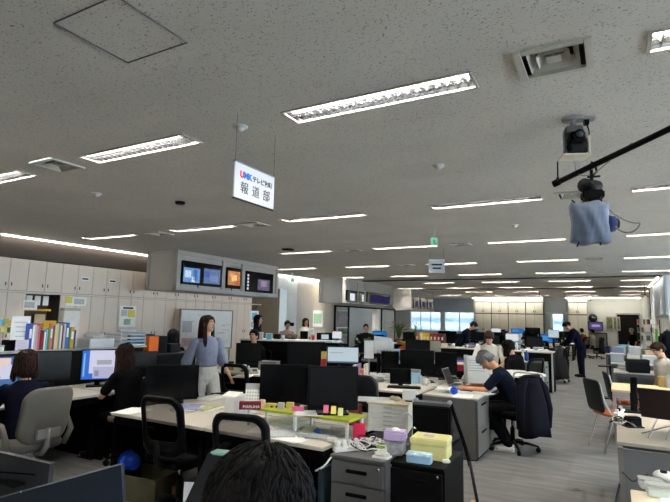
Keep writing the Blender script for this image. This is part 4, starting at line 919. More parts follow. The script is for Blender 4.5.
for px, py, m, lb in STK:
    q = PY(px, py, 3.38); single('sticky_note', MB().box((0, 0, 0), (0.038, 0.003, 0.058), m, rx=-0.15), lb, 'sticky note', q, 0.25)
for px, py, w_, h_, m, lb in [(272, 404, .07, .03, yellow, 'yellow block of notes below the left big monitor'), (281, 406, .05, .05, mat('note_grey', (196, 200, 190), 0.7), 'pale grey note block below the left big monitor'), (290, 405, .06, .045, yellow, 'cream notepad with a dark top below the big monitors'),
                              (298, 408, .09, .035, pink, 'pink note pad lying below the big monitors'), (306, 407, .04, .03, green, 'small green packet below the big monitors')]:
    q = on_riser(px, py+3); boxy('note_block', lb, 'note pad', (q.x, q.y, 0.865), (w_, 0.04, h_), m, 0.3, bev=0.002)
papers('white printed sheets lying on the lime shelf', (*on_riser(312, 413)[:2], 0.866), 0.35, n=3, m=papergrey, spread=0.03)
for px, py, rz, lb, n, m, h in [(268, 430, 0.2, 'white sheets on the front desk left of the printed sheets', 3, paper, .004), (300, 437, -0.1, 'white paper sheets at the front edge of the desk', 3, paper, .004), (308, 433, 0.9, 'grey printed pages half under the newspaper sheets', 3, mat('newsprint', (160, 164, 168), .8, var=.35, scale=70), .008), (282, 433, 0.5, 'greyish form lying between the white sheets', 2, mat('form_grey', (176, 178, 180), .8, var=.25, scale=70), .009), (322, 436, 0.2, 'open booklet at the very front edge of the right front desk', 3, mat('newsprint', (160, 164, 168), .8), .014), (318, 430, 0.5, 'printed newspaper sheets on the right end of the front desk', 4, papergrey, .01),
                                (335, 433, 0.6, 'loose printed sheets at the right corner of the front desk', 3, papergrey, .006), (292, 425, 0.1, 'thin stack of white paper under the lime shelf', 5, paper, .03), (188, 409, 0.5, 'fanned magazines beside the front left monitor', 5, mat('magazine', (150, 152, 190), 0.6, var=0.35, scale=25), .02),
                                (206, 408, 0.2, 'open magazine beside the fanned magazines', 3, mat('magazine_green', (190, 196, 150), 0.6, var=0.3, scale=25), .008), (134, 411, 0.1, 'pale notebook at the left end of the front desk', 2, paper, .006), (212, 398, 0.1, 'white sheet on the desk behind the magazines', 1, paper, .002)]:
    q = PZ(px, py, 0.722); papers(lb, (q.x, q.y, 0.722), rz, n=n, m=m, h=h, spread=0.03)
q = PZ(318, 434, 0.724); t = thing('computer_mouse', 'dark blue mouse on the sheets of the front desk', 'mouse', (q.x, q.y, 0.735), 0.8); part('shell', MB().ell((0, 0, 0.012), (0.03, 0.05, 0.016), blue), t); part('wheel', MB().cyl((-0.004, 0.025, 0.026), (0.004, 0.025, 0.026), 0.006, black), t)
q = PZ(331, 442, 0.724); boxy('adapter', 'small white adapter at the front desk corner', 'adapter', (q.x, q.y, 0.724), (0.06, 0.035, 0.03), white, 0.5)
# chairs in front of that desk
q = ray(159, 430); q = q*(3.9/q.dot(FW)); chair('black mesh office chair in front of the front left desk', (q.x-.03, q.y+.28), (-0.12, 1), group=None)
q = ray(238, 450); q = q*(3.3/q.dot(FW)); chair('black mesh office chair right of the blue bag, partly behind the foreground head', (q.x-.06, q.y+.27), (-0.25, 1))
# under the desk
p = PZ(118, 464, 0.1); paper_bag_pile('blue plastic bag on the crate under the front left desk', (-3.86, 3.22, 0.22), (0.13, 0.12, 0.16), mat('bag_blue', (24, 66, 178), 0.6, var=0.3, scale=30), seed=3)
t = thing('wooden_crate', 'olive wooden crate under the front left desk', 'crate', (-3.70, 3.28, 0), 0.15); om = mat('olive_wood', (82, 78, 54), 0.7, var=0.2)
for i in range(4):
    a = i*math.pi/2; part('side', MB().box((0.24*math.cos(a), 0.17*math.sin(a), 0.11), (0.02 if i % 2 == 0 else 0.5, 0.34 if i % 2 == 0 else 0.02, 0.20), om), t)
part('base', MB().box((0, 0, 0.02), (0.48, 0.34, 0.02), om), t)
boxy('cardboard_box', 'brown cardboard box low under the front left desk', 'box', (-3.15, 3.4, 0), (0.4, 0.3, 0.16), mat('cardboard', (110, 76, 50), 0.8), 0.1)
for x_, lb in ((-2.75, 'black computer tower under the front desk, left one'), (-1.98, 'black computer tower under the front desk, right one')): 
    t = thing('computer_tower', lb, 'computer', (x_, 3.5, 0)); part('case', MB().box((0, 0, 0.2), (0.18, 0.4, 0.4), blackmatte, bev=0.005), t); part('drive', MB().box((0, -0.202, 0.33), (0.15, 0.006, 0.04), dark), t)
cable('desk_cable', 'black cables hanging below the front desk', [(-1.95, 3.2, 0.66), (-1.98, 3.2, 0.5), (-1.9, 3.25, 0.4), (-1.85, 3.2, 0.55), (-1.82, 3.2, 0.66)], 0.004)
t = thing('partition_panel', 'dark teal low panel standing at the right end of the front desk', 'panel', (-1.755, 3.3, 0)); part('board', MB().box((0, 0, 0.3), (0.02, 0.6, 0.6), mat('teal_dark', (30, 44, 52), 0.7)), t); part('foot', MB().box((0, 0, 0.015), (0.12, 0.5, 0.03), black), t)
# cabinets at the end of the row
pedestal(0.38, 0.56, 0.70, 3, midgrey, 'grey three drawer cabinet with white power strip on top, beside the black one', (-1.52, 3.32), 0.06)
pedestal(0.36, 0.50, 0.68, 2, black, 'black cabinet under the yellow and lilac boxes', (-1.155, 3.42), 0.02)
desk(0.62, 0.62, 'low dark side table holding the cream drawer chest and the black case', (-1.44, 3.98), 0, H=0.69, top=dark, side=black)
t = thing('power_strip', 'white power strip with plugs on the grey cabinet', 'power strip', (-1.63, 3.15, 0.705), 0.9); part('strip', MB().box((0, 0, 0.015), (0.2, 0.05, 0.03), white, bev=0.005), t)
for i in range(4): part('plug', MB().box((-0.07+i*0.045, 0.0, 0.045), (0.03, 0.035, 0.05+0.015*(i % 2)), white, bev=0.006), t)
rnd = random.Random(4)
for i in range(13):
    c0 = Vector((-1.50+rnd.uniform(-.11, .08), 3.27+rnd.uniform(-.12, .14), 0.715)); r0 = rnd.uniform(.035, .095)
    cable('coiled_cable', 'tangled white, grey and black cables piled on the grey cabinet', [c0+Vector((r0*math.cos(a), r0*math.sin(a), rnd.uniform(0, .05))) for a in [j*0.7 for j in range(12)]], 0.0035, [white, grey, black, white, mat('cable_pink', (200, 150, 150)), white, black][i % 7], group='tangled cables on the grey cabinet')
cable('hanging_cable', 'white cable hanging from the power strip down the cabinet side', [(-1.66, 3.1, 0.72), (-1.70, 3.05, 0.68), (-1.72, 3.0, 0.62), (-1.8, 3.02, 0.58)], 0.006, white)
t = thing('memo_stand', 'red notebook leaning upright behind the cables', 'notebook', (-1.69, 3.45, 0.70), 0.35); part('cover', MB().box((0, 0, 0.065), (0.09, 0.02, 0.125), mat('pinkred', (206, 40, 84), 0.5), bev=0.004, rx=-0.2), t); part('pages', MB().box((0, 0.014, 0.062), (0.082, 0.012, 0.115), paper, rx=-0.2), t)
single('cutting_mat', MB().box((0, 0, 0.003), (0.2, 0.14, 0.006), mat('mat_green', (128, 180, 50), 0.6, var=0.3, scale=40), bev=0.002), 'bright green mesh mat under the cables', 'mat', (-1.44, 3.4, 0.70), 0.4)
t = thing('router', 'white rounded router at the front of the grey cabinet', 'router', (-1.37, 3.14, 0.70)); part('shell', MB().box((0, 0, 0.028), (0.10, 0.06, 0.05), white, bev=0.02), t); part('foot', MB().box((0, 0, 0.008), (0.11, 0.08, 0.014), white, bev=0.003), t)
# cream drawer chest
p = Vector((-1.68, 4.02, 0.69))
t = thing('paper_drawer_chest', 'cream paper drawer chest with six shallow trays', 'drawer chest', p, 0.22); t.scale = (1, 1, 0.78)
part('case', MB().box((0, 0.01, 0.14), (0.33, 0.26, 0.28), cream, bev=0.004), t); part('top_board', MB().box((0, 0, 0.284), (0.345, 0.28, 0.012), mat('pale_wood', (222, 202, 158), 0.5)), t)
for i in range(6): dr = part('drawer', MB().box((0, -0.128, 0.025+i*0.044), (0.31, 0.012, 0.036), white, bev=0.002), t); part('handle', MB().box((0, -0.137, 0.025+i*0.044), (0.07, 0.008, 0.012), lightgrey), dr)
boxy('magazine_file', 'patterned brown box left of the cream drawer chest', 'box', (-1.93, 3.86, 0.72), (0.09, 0.1, 0.17), mat('pattern_brown', (120, 60, 48), 0.7, var=0.7, scale=50), 0.1)
papers('white sheets sticking out over the top of the cream drawer chest', (-1.80, 3.99, 0.917), 0.35, n=2, w_=0.3, d_=0.21, h=0.008, spread=0.01)
paper_bag_pile('crumpled beige wrapping on top of the cream drawer chest', (-1.63, 4.03, 0.915), (0.07, 0.05, 0.05), mat('beige_wrap', (196, 184, 160), 0.8), name='wrapping', cat='wrapping', seed=9)
t = thing('card_holder', 'white card standing on the right of the cream chest', 'card', (-1.54, 4.08, 0.917), 0.2); part('card', MB().box((0, 0, 0.045), (0.11, 0.006, 0.09), paper), t); part('clip', MB().box((0, 0, 0.005), (0.06, 0.03, 0.01), black), t)
cable('cable', 'white cord looped beside the cream drawer chest', [(-1.48, 3.85, 0.75), (-1.5, 3.83, 0.84), (-1.45, 3.82, 0.88), (-1.4, 3.84, 0.82), (-1.42, 3.85, 0.7)], 0.008, white)
# boxes on the black cabinet
q = PZ(425, 461, 0.69); t = boxy('yellow_box', 'pale yellow cardboard box with a lid on the black cabinet', 'box', (-1.13, 3.42, 0.68), (0.24, 0.19, 0.135), mat('box_yellow', (208, 200, 134), 0.6, var=0.05), 0.1, lid=mat('box_yellow2', (214, 206, 142), 0.6, var=0.05), lidh=0.3)
single('sticker', MB().box((0, 0, 0.002), (0.07, 0.045, 0.002), purple), 'small lilac sticker on top of the yellow box', 'sticker', (-1.14, 3.41, 0.818), 0.1)
boxy('foil_box', 'silver wrapped box under the lilac tissue box', 'box', (-1.34, 3.30, 0.70), (0.12, 0.13, 0.085), mat('foil', (170, 170, 172), 0.35, 0.3, var=0.3, scale=30), 0.1)
t = boxy('tissue_box', 'lilac tissue box on the silver wrapped box', 'tissue box', (-1.34, 3.30, 0.788), (0.15, 0.12, 0.06), purple, 0.25, bev=0.01); part('tissue', MB().ell((0, 0, 0.062), (0.03, 0.018, 0.018), paper, 9, 6), t)
boxy('pale_blue_box', 'pale blue and white small box in front of the yellow box', 'box', (-1.15, 3.24, 0.68), (0.16, 0.07, 0.062), skyblue, 0.12, lid=mat('box_white_blue', (190, 214, 232), 0.6, var=0.3, scale=30), lidh=0.3)
boxy('white_eraser', 'small white case at the right corner of the black cabinet', 'case', (-1.0, 3.33, 0.68), (0.05, 0.035, 0.022), white, 0.4)
t = thing('black_case', 'black hard shoulder case with a dark grey lid edge standing behind the yellow box', 'bag', (-1.27, 3.88, 0.69), 0.12)
part('body', MB().box((0, 0, 0.13), (0.29, 0.13, 0.26), blackmatte, bev=0.015), t); part('rim', MB().box((0, 0, 0.265), (0.29, 0.12, 0.022), mat('case_rim', (84, 84, 88), 0.4), bev=0.008), t)
part('latch', MB().cyl((-0.125, -0.065, 0.08), (-0.125, -0.08, 0.08), 0.014, chrome), t)
for s in (-1, 1): part('strap_lug', MB().box((s*0.13, 0, 0.28), (0.03, 0.05, 0.03), lightgrey, bev=0.006), t)
cable('shoulder_strap', 'wide black shoulder strap hanging from the black case', [(-1.13, 3.9, 0.96), (-1.09, 3.88, 0.86), (-1.0, 3.84, 0.66), (-0.97, 3.82, 0.55)], 0.014, blackmatte, cat='strap')
t = thing('tripod', 'folded dark tripod leaning beside the black cabinet', 'tripod', (-0.93, 3.72, 0))
part('shaft', MB().cyl((-0.03, 0.05, 0.60), (0.06, -0.03, 0.25), 0.011, dark), t)
for i, (a, b) in enumerate((((0.06, -0.03, 0.25), (0.10, -0.07, 0.01)), ((0.03, 0.0, 0.36), (0.0, -0.06, 0.01)), ((0.03, 0.0, 0.36), (0.16, 0.06, 0.01)))): part('leg', MB().cyl(a, b, 0.009, dark if i == 0 else grey), t)
t = boxy('drink_carton', 'small orange and white carton on the floor by the tripod', 'carton', (-1.04, 4.25, 0), (0.07, 0.07, 0.17), mat('carton_orange', (226, 160, 90), 0.6, var=0.3, scale=30), 0.3)

# foreground monitors seen from behind
t = thing('monitor', 'dark grey monitor back at the bottom left corner, in front of the grey chair', 'monitor', (-1.95, 1.10, 0.72))
def fore(t, px, M_, thick=0.03, label=None):
    mb = MB(); n = len(px)
    vs = [M_(*p) for p in px]; nrm = (vs[1]-vs[0]).cross(vs[2]-vs[0]).normalized(); 
    if nrm.dot(vs[0]-Vector((0, 0, EYE))) < 0: nrm = -nrm
    loc = Vector(t.location); vs = [v-loc for v in vs]; w2 = [v+nrm*thick for v in vs]
    return vs, w2, nrm
t.location = (-2.10, 1.5, 0.72)
vs, w2, nr = fore(t, [(-30, 446), (50, 464), (46, 500), (-30, 530)], lambda x, y: PY(x, y, 1.5) if x < 0 else PY(x, y, 1.62))
mb = MB().add(vs+w2, [(0, 1, 2, 3), (7, 6, 5, 4), (0, 4, 5, 1), (1, 5, 6, 2), (2, 6, 7, 3), (3, 7, 4, 0)], mat('fore_grey', (46, 46, 50), 0.5)); part('panel', mb, t)
c0 = (vs[0]+vs[1]+vs[2]+vs[3])/4; part('stand', MB().cyl(c0+nr*0.05, (c0.x, c0.y+0.05, 0.0), 0.03, black).box((c0.x, c0.y+0.05, 0.008), (0.2, 0.16, 0.016), black), t)
sl = MB(); a_ = vs[0].lerp(vs[3], 0.28)-nr*0.002; b_ = vs[1].lerp(vs[2], 0.30)-nr*0.002; e_ = a_.lerp(b_, 0.84); dd = (vs[3]-vs[0]).normalized()*0.008
sl.add([a_, e_, e_+dd, a_+dd], [(0, 1, 2, 3)], blackmatte); part('vent_slot', sl, t)
t = thing('monitor', 'blue-grey monitor panel with a thin bright edge at the bottom left of the view', 'monitor', (-1.5, 1.05, 0.72))
vs, w2, nr = fore(t, [(-20, 503), (121, 464), (124, 520), (-20, 580)], lambda x, y: PY(x, y, 1.15) if x < 0 else PY(x, y, 1.35), 0.02)
mb = MB().add(vs+w2, [(0, 1, 2, 3), (7, 6, 5, 4), (1, 5, 6, 2), (2, 6, 7, 3), (3, 7, 4, 0)], mat('fore_bluegrey', (36, 43, 53), 0.4)).add(vs+w2, [(0, 4, 5, 1)], lightgrey); part('panel', mb, t)
part('edge_trim', MB().cyl(vs[0], vs[1], 0.003, grey, n=6), t); c0 = (vs[0]+vs[1]+vs[2]+vs[3])/4
part('logo_dot', MB().ell(vs[0].lerp(vs[1], 0.30)-nr*0.001, (0.005, 0.003, 0.004), white, 8, 5), t)
part('stand', MB().cyl(c0+nr*0.03, (c0.x, c0.y+0.05, 0.0), 0.03, black).box((c0.x, c0.y+0.05, 0.008), (0.2, 0.16, 0.016), black), t)
t = thing('monitor', 'tall dark grey panel with green notes on top, beside the foreground head', 'monitor', (-1.25, 1.55, 0.72))
vs, w2, nr = fore(t, [(208, 453), (236, 455), (226, 530), (172, 530)], lambda x, y: PY(x, y, 1.55), 0.03)
part('panel', MB().add(vs+w2, [(0, 1, 2, 3), (7, 6, 5, 4), (0, 4, 5, 1), (1, 5, 6, 2), (2, 6, 7, 3), (3, 7, 4, 0)], MATS['fore_grey']), t)
c0 = (vs[0]+vs[1]+vs[2]+vs[3])/4; part('stand', MB().cyl(c0+nr*0.03, (c0.x, c0.y+0.06, 0.0), 0.025, black).box((c0.x, c0.y+0.06, 0.008), (0.18, 0.16, 0.016), black), t)
q = PY(221, 451, 1.56); boxy('sticky_notes', 'green and white sticky note packs on the tall dark grey panel', 'sticky notes', (q.x, q.y, q.z-0.012), (0.055, 0.04, 0.012), mat('mint', (110, 190, 160), 0.7), 0.2, lid=mat('mint2', (190, 226, 214), 0.7), lidh=0.5, bev=0.001)
q = PY(190, 494, 1.75); t = thing('document', 'white document standing left of the tall dark grey panel', 'paper', (q.x, q.y, 0.72), 0.4); part('sheet', MB().box((0, 0, (q.z+0.05-0.72)/2), (0.06, 0.004, q.z+0.05-0.72), paper), t)
desk(1.5, 0.7, 'foreground desk carrying the monitors at the bottom of the view', (-1.75, 1.35), 0, side=blackmatte)

# ================= LEFT ROW ALONG THE WALL =================
t = thing('partition_counter', 'long grey counter shelf holding the books along the left desks', 'counter', (-5.98, 3.4, 0))
part('counter_top', MB().box((0, -0.275, 1.14), (0.34, 3.75, 0.022), lightgrey, bev=0.003), t); part('front_panel', MB().box((0.1, -0.275, 0.56), (0.03, 3.72, 1.12), black), t); part('back_panel', MB().box((-0.12, -0.275, 0.56), (0.03, 3.72, 1.12), midgrey), t)
for i, yy in enumerate((1.85, 3.15, 4.45)):
    desk(1.28, 0.86, 'white topped desk along the left counter, %s from the camera side' % ORD[i], (-5.36, yy), math.pi/2, side=blackmatte, panel=False)
FX = math.pi/2-0.0
monitor((-28, 356, 23, 391), -5.50, 'lit monitor with peach pages at the left edge of the view', kind='pages', plane='x', face=FX-0.45)
monitor((35, 351, 71, 381), -5.55, 'dark monitor behind the woman in navy', plane='x', face=FX-0.4)
monitor((82, 349, 115, 380), -5.45, 'lit monitor with a mail window before the woman in the black shirt', kind='mail', plane='x', face=FX-0.62)
monitor((128, 351, 157, 368), -5.50, 'dark blue-black monitor right of the woman in the black shirt', plane='x', face=FX-0.45)
# books on the counter
bk = [(.045, .27, blue, 'tall dark blue binder, leftmost of the counter books'), (.02, .25, paper, 'white book beside the dark blue binder'), (.018, .26, papergrey, 'pale grey book, third of the counter books'), (.02, .25, mat('b_pink', (206, 150, 150), .6), 'dusty pink book on the counter'),
      (.02, .27, mat('b_rose', (190, 110, 112), .6), 'rose book on the counter, tallest of the pink ones'), (.022, .19, maroon, 'short dark red book on the counter'), (.022, .20, mat('b_red', (150, 36, 50), .6), 'short red book beside the dark red one'), (.015, .18, paper, 'thin white booklet among the short books'),
      (.02, .21, cyan, 'light blue booklet on the counter'), (.02, .22, green, 'green booklet on the counter'), (.035, .27, mat('b_coral', (206, 128, 104), .6), 'coral binder in the middle of the counter books'), (.02, .25, mat('b_brown', (120, 84, 66), .6), 'brown book beside the coral binder'), (.02, .26, cream, 'cream book on the counter'),
      (.018, .27, yellow, 'yellow book on the counter'), (.022, .26, mat('b_grey', (150, 152, 150), .6), 'grey book in the right half of the counter books'), (.018, .25, paper, 'white book in the right half of the counter books'), (.016, .25, maroon, 'thin maroon book on the counter'), (.025, .27, papergrey, 'wide pale grey book on the counter'),
      (.04, .28, mat('b_blue', (70, 116, 190), .6), 'bright blue binder with rounded spine'), (.018, .22, green, 'thin green book right of the bright blue binder'), (.045, .23, mustard, 'mustard yellow binder on the counter'), (.02, .20, mat('b_navy', (40, 60, 110), .6), 'navy book, rightmost of the counter books')]
book_row([(a, b*1.13, .2, m, 0) for a, b, m, l in bk], (-5.96, 3.36), (0, 1), 1.151, 'books and binders on the left counter', [l for *_, l in bk])
t = thing('envelope', 'mustard envelope laid across the top of the counter books', 'envelope', (-5.9, 3.62, 1.40), math.pi/2); part('sheet', MB().box((0, 0, 0.04), (0.15, 0.012, 0.10), mustard), t); part('flap', MB().box((0, -0.008, 0.075), (0.15, 0.004, 0.03), MATS['mustard_card']), t)
def stand_sheet(px0, py0, px1, py1, X, lb, m, z0=1.151, name='notice_sheet'):
    a = PX(px0, py0, X); b = PX(px1, py1, X); c = (a+b)/2; W = abs(b.y-a.y); Hh = abs(a.z-b.z)
    t = thing(name, lb, 'notice', (X, c.y, max(z0, c.z-Hh/2)), math.pi/2); part('sheet', MB().box((0, 0, Hh/2), (W, 0.005, Hh), m), t)
    pr = MB(); r = random.Random(int(px0*7+py0))
    for i in range(5): pr.box((r.uniform(-.1, .1)*W, -0.004, Hh*(0.15+0.16*i)), (W*r.uniform(.4, .75), 0.001, Hh*0.03), papergrey)
    part('print', pr, t); part('support', MB().box((0, 0.03, 0.005), (W*0.6, 0.07, 0.01), grey), t); return t
stand_sheet(12, 316, 28, 345, -5.93, 'white notice sheet with black clips standing left of the books', paper)
stand_sheet(16, 340, 28, 350, -5.84, 'small white card with pink heading in front of the notice sheet', mat('card_lilac', (216, 206, 224), .7))
boxy('file_stand', 'black file stand left of the books, behind the small card', 'file stand', (-5.98, 3.22, 1.151), (0.12, 0.1, 0.12), blackmatte)
for i, (px, py, m) in enumerate([(2, 322, cyan), (6, 321, mat('note_mix', (180, 200, 120), .7)), (11, 323, mat('note_or', (226, 180, 90), .7)), (4, 329, yellow), (10, 330, green)]):
    q = PX(px, py, -6.05); single('sticky_note', MB().box((0, 0, 0), (0.003, 0.06, 0.06), m), 'small coloured notes stuck on the board at the left edge', 'sticky note', q, 0, 'coloured notes at the left edge')
t = thing('pin_board', 'grey low board at the left edge with coloured notes on it', 'board', (-6.07, 3.0, 1.151)); part('panel', MB().box((0, 0, 0.14), (0.02, 0.36, 0.34), lightgrey), t); part('foot', MB().box((0, 0, 0.01), (0.1, 0.3, 0.02), grey), t)
boxy('white_printer', 'white machine on the counter at the left edge', 'machine', (-5.95, 3.0, 1.151), (0.2, 0.22, 0.07), white, lid=lightgrey)
paper_bag_pile('crumpled white plastic bags on the counter right of the books', (-6.0, 4.30, 1.25), (0.14, 0.16, 0.09), paper, name='plastic_bag', seed=5)
boxy('white_carton', 'white carton under the crumpled plastic bags on the counter', 'box', (-5.96, 4.30, 1.151), (0.26, 0.36, 0.11), mat('carton_white', (232, 232, 230), .6), 0.0, lid=paper, lidh=.2)
t = thing('paper_tray', 'stacked pale blue and white trays on the counter beyond the plastic bags', 'tray', (-5.98, 4.78, 1.151))
for i in range(4): part('tray', MB().box((0, 0, 0.015+i*0.045), (0.3, 0.42, 0.012), [paper, skyblue, paper, mat('tray_grey', (186, 190, 194), .5)][i]).box((0, 0.2, 0.03+i*0.045), (0.3, 0.012, 0.035), skyblue).box((0, -0.2, 0.03+i*0.045), (0.3, 0.012, 0.035), paper), t)
paper_bag_pile('white plastic package lying over the stacked trays', (-5.98, 4.75, 1.32), (0.15, 0.22, 0.07), mat('wrap_pale', (206, 214, 222), 0.5, var=0.1), name='package', cat='package', seed=8)
boxy('black_printer', 'low black machine standing behind the trays by the wall', 'machine', (-9.2, 7.75, 0.86), (0.3, 0.5, 0.28), black)
desk(0.9, 0.6, 'grey table against the left wall under the black machine', (-9.2, 7.75), math.pi/2, H=0.86, side=grey, top=lightgrey)
t = thing('orange_file_box', 'large orange file box with a black side at the end of the counter', 'box', (-5.95, 5.2, 1.03)); part('orange_side', MB().box((0, -0.15, 0.12), (0.24, 0.02, 0.25), orange), t); part('body', MB().box((0, 0.02, 0.12), (0.26, 0.32, 0.25), black, bev=0.004), t)
part('orange_front', MB().box((0.135, -0.08, 0.12), (0.012, 0.17, 0.25), orange), t)
t = thing('partition_counter', 'short dark cabinet at the end of the left counter under the orange box', 'counter', (-5.95, 5.2, 0)); part('body', MB().box((0, 0.28, 0.5), (0.36, 0.9, 1.0), black), t); part('top', MB().box((0, 0.28, 1.01), (0.38, 0.92, 0.02), dark), t)
boxy('monitor_box', 'grey box on the dark cabinet right of the orange box', 'box', (-5.95, 5.58, 1.02), (0.2, 0.2, 0.13), dark)
# posters and boards on the left wall
def wall_poster(y0, y1, z0, z1, lb, cols, X=-9.57, cat='poster', name='poster'):
    t = thing(name, lb, cat, (X, (y0+y1)/2, (z0+z1)/2)); W, H = y1-y0, z1-z0; part('sheet', MB().box((0, 0, 0), (0.006, W, H), paper), t)
    s = MB()
    for a, b, c, d, m in cols: s.box((0.0045, -W/2+W*(a+b)/2, -H/2+H*(c+d)/2), (0.002, W*(b-a), H*(d-c)), m)
    part('print', s, t); return t
wall_poster(7.42, 7.86, 1.30, 1.76, 'white poster with yellow and grey print on the left wall cabinets', [(.2, .8, .85, .93, dark), (.5, .95, .45, .8, mat('p_yellow', (222, 210, 96), .6)), (.1, .45, .5, .8, papergrey), (.3, .7, .08, .36, mat('p_line', (150, 170, 150), .6, var=.4, scale=40))])
wall_poster(5.33, 5.6, 1.62, 1.8, 'pale sheet on the left edge of the wall opening', [(.1, .8, .2, .8, papergrey)], X=-9.575)
wall_poster(6.15, 6.6, 1.72, 1.9, 'yellow and white notes above the white cabinet on the left wall', [(.0, .3, .3, 1, mat('p_yellow', (222, 210, 96), .6)), (.4, .9, .2, .8, papergrey)])
for y_, lb in ((6.45, 'small white label on the upper cabinets, nearest of the three'), (7.1, 'small white label on the upper cabinets, middle of the three'), (8.2, 'small white label on the upper cabinets, farthest of the three')): wall_poster(y_, y_+0.17, 2.24, 2.32, lb, [(.1, .9, .3, .7, dark)], name='label', cat='label')
boxy('white_cabinet', 'white low cabinet standing by the wall opening on the left', 'cabinet', (-9.46, 6.2, 0), (0.14, 0.34, 1.67), white, lid=lightgrey, lidh=0.03)
t = thing('whiteboard', 'large framed whiteboard with writing behind the walking woman', 'whiteboard', (-9.25, 9.85, 0)); 
part('board', MB().box((0, 0, 1.22), (0.03, 1.9, 0.98), mat('board_white', (234, 234, 230), .4, var=.02)), t)
fr = MB()
for s in (-1, 1): fr.box((0.005, s*0.95, 1.22), (0.045, 0.03, 1.0), grey); fr.box((0.005, 0, 1.22+s*0.5), (0.045, 1.93, 0.03), grey); fr.cyl((0, s*0.9, 0), (0, s*0.9, 0.72), 0.018, grey)
part('frame', fr, t); wr = MB(); rr = random.Random(2)
for i in range(26): wr.box((0.0165, rr.uniform(-.8, .8), rr.uniform(.85, 1.62)), (0.001, rr.uniform(.04, .2), .01), rr.choice([papergrey, grey, mat('ink_faint', (150, 156, 168)), mat('ink_red', (190, 120, 120))]))
part('writing', wr, t); part('magnet_sheet', MB().box((0.02, -0.72, 1.3), (0.003, 0.32, 0.28), papergrey).box((0.02, -0.68, 0.92), (0.003, 0.4, 0.2), mat('sheet_pink', (206, 176, 178), .7, var=.2, scale=30)), t)
wall_poster(12.0, 12.4, 1.2, 1.75, 'blue and white notice on the wall end before the stairs', [(.2, .8, .5, .9, cyan), (.1, .9, .1, .4, papergrey)])
wall_poster(15.6, 16.3, 1.25, 1.85, 'white notice with green print on the spotlit wall', [(.1, .9, .2, .8, mat('p_green', (150, 186, 150), .7, var=.3, scale=30))], X=-9.58)
wall_poster(17.4, 18.5, 0.9, 1.85, 'large dark photo poster left of the glass partition', [(.0, 1, .35, 1, mat('p_dark', (116, 96, 98), .6, var=.5, scale=10)), (.1, .9, .05, .3, green)], X=-9.58)
wall_poster(15.3, 15.7, 1.0, 1.2, 'small white sheet low on the spotlit wall', [(.1, .9, .2, .8, papergrey)], X=-9.58)
boxy('wall_switch', 'dark twin switch plate on the wall right of the stair opening', 'switch', (-9.59, 14.25, 1.28), (0.03, 0.28, 0.12), blackmatte)
t = thing('stair_rail', 'sloping dark handrail in the stair opening', 'handrail', (-10.6, 13.1, 0)); part('rail', MB().cyl((0, -0.5, 0.9), (0, 0.6, 2.0), 0.03, soffit), t); part('baluster', MB().cyl((0, -0.4, 0), (0, -0.4, 1.0), 0.02, soffit).cyl((0, 0.1, 0), (0, 0.1, 1.5), 0.02, soffit), t)
for y_, lb in ((15.9, 'recessed spotlight shining on the wall left of the glass partition'), (20.9, 'recessed spotlight shining right of the glass partition')):
    t = thing('wall_spotlight', lb, 'spotlight', (-9.2, y_, CEIL-0.02)); part('trim', MB().cyl((0, 0, 0.01), (0, 0, -0.01), 0.07, white, n=16), t)
    ld = bpy.data.lights.new('spot', 'SPOT'); ld.energy = 150; ld.spot_size = R_(75); ld.spot_blend = 0.4; ld.shadow_soft_size = 0.03; ld.color = (1, 0.95, 0.86); lo = bpy.data.objects.new('lamp', ld); COL.objects.link(lo); lo.parent = t; lo.location = (0, 0, -0.03); lo.rotation_euler = (0, R_(-16), 0)
# ================= MIDDLE ROW B (Y about 6 to 8) =================
greyend = mat('desk_end_grey', (118, 116, 112), 0.55)
ped = pedestal(0.60, 0.66, 0.70, 2, greyend, 'grey desk-end drawer cabinet beside the grey-haired man, drawers facing the aisle', (-1.77, 6.33), math.pi/2, top=desktop)
desk(1.2, 0.72, 'desk where the grey-haired man works, beyond the grey drawer cabinet', (-1.80, 7.27), math.pi/2, H=0.71, side=blackmatte)
desk(1.15, 0.70, 'white topped desk left of the grey-haired man, with two dark monitors behind', (-2.72, 6.30), 0, H=0.71, side=blackmatte)
desk(1.15, 1.1, 'desk under the three dark monitors in the middle of the room', (-2.75, 7.2), math.pi, H=0.71, side=blackmatte)
desk(1.15, 0.70, 'white desk behind the two big black monitors, holding the lit pale monitor', (-3.92, 6.30), 0, H=0.71, side=blackmatte)
desk(1.25, 0.75, 'dark fronted desk in the middle left, holding a black monitor', (-5.2, 6.6), 0, H=0.71, side=blackmatte)
M_ = lambda *a, **k: monitor(*a, **{**dict(zb=0.71), **k})
M_((236, 343, 262, 364), 6.55, 'black monitor right behind the walking woman')
M_((287, 342, 325, 366), 6.45, 'wide black monitor between the walking woman and the lit pale monitor', turn=0.05)
M_((327, 346, 359, 364), 6.15, 'lit pale monitor with a row of icons in the middle of the room', kind='grey')
M_((381, 351, 399, 371), 7.5, 'small black monitor left of the large black one, middle of the room')
M_((400, 350, 434, 374), 7.35, 'large black monitor beside the chair back in the middle of the room')
M_((435, 352, 457, 376), 7.55, 'black monitor between the large black one and the grey-haired man')
monitor((452, 357, 468, 372), 7.8, 'monitor showing cream and dark red stripes behind the grey-haired man', zb=0.71, kind='sunset')
monitor((390, 369, 411, 384), 6.35, 'small black screen behind the empty black chair', zb=0.71)
t = thing('counter_desk', 'long black fronted counter with a white top behind the middle left monitors', 'counter', (-5.68, 8.45, 0), R_(20))
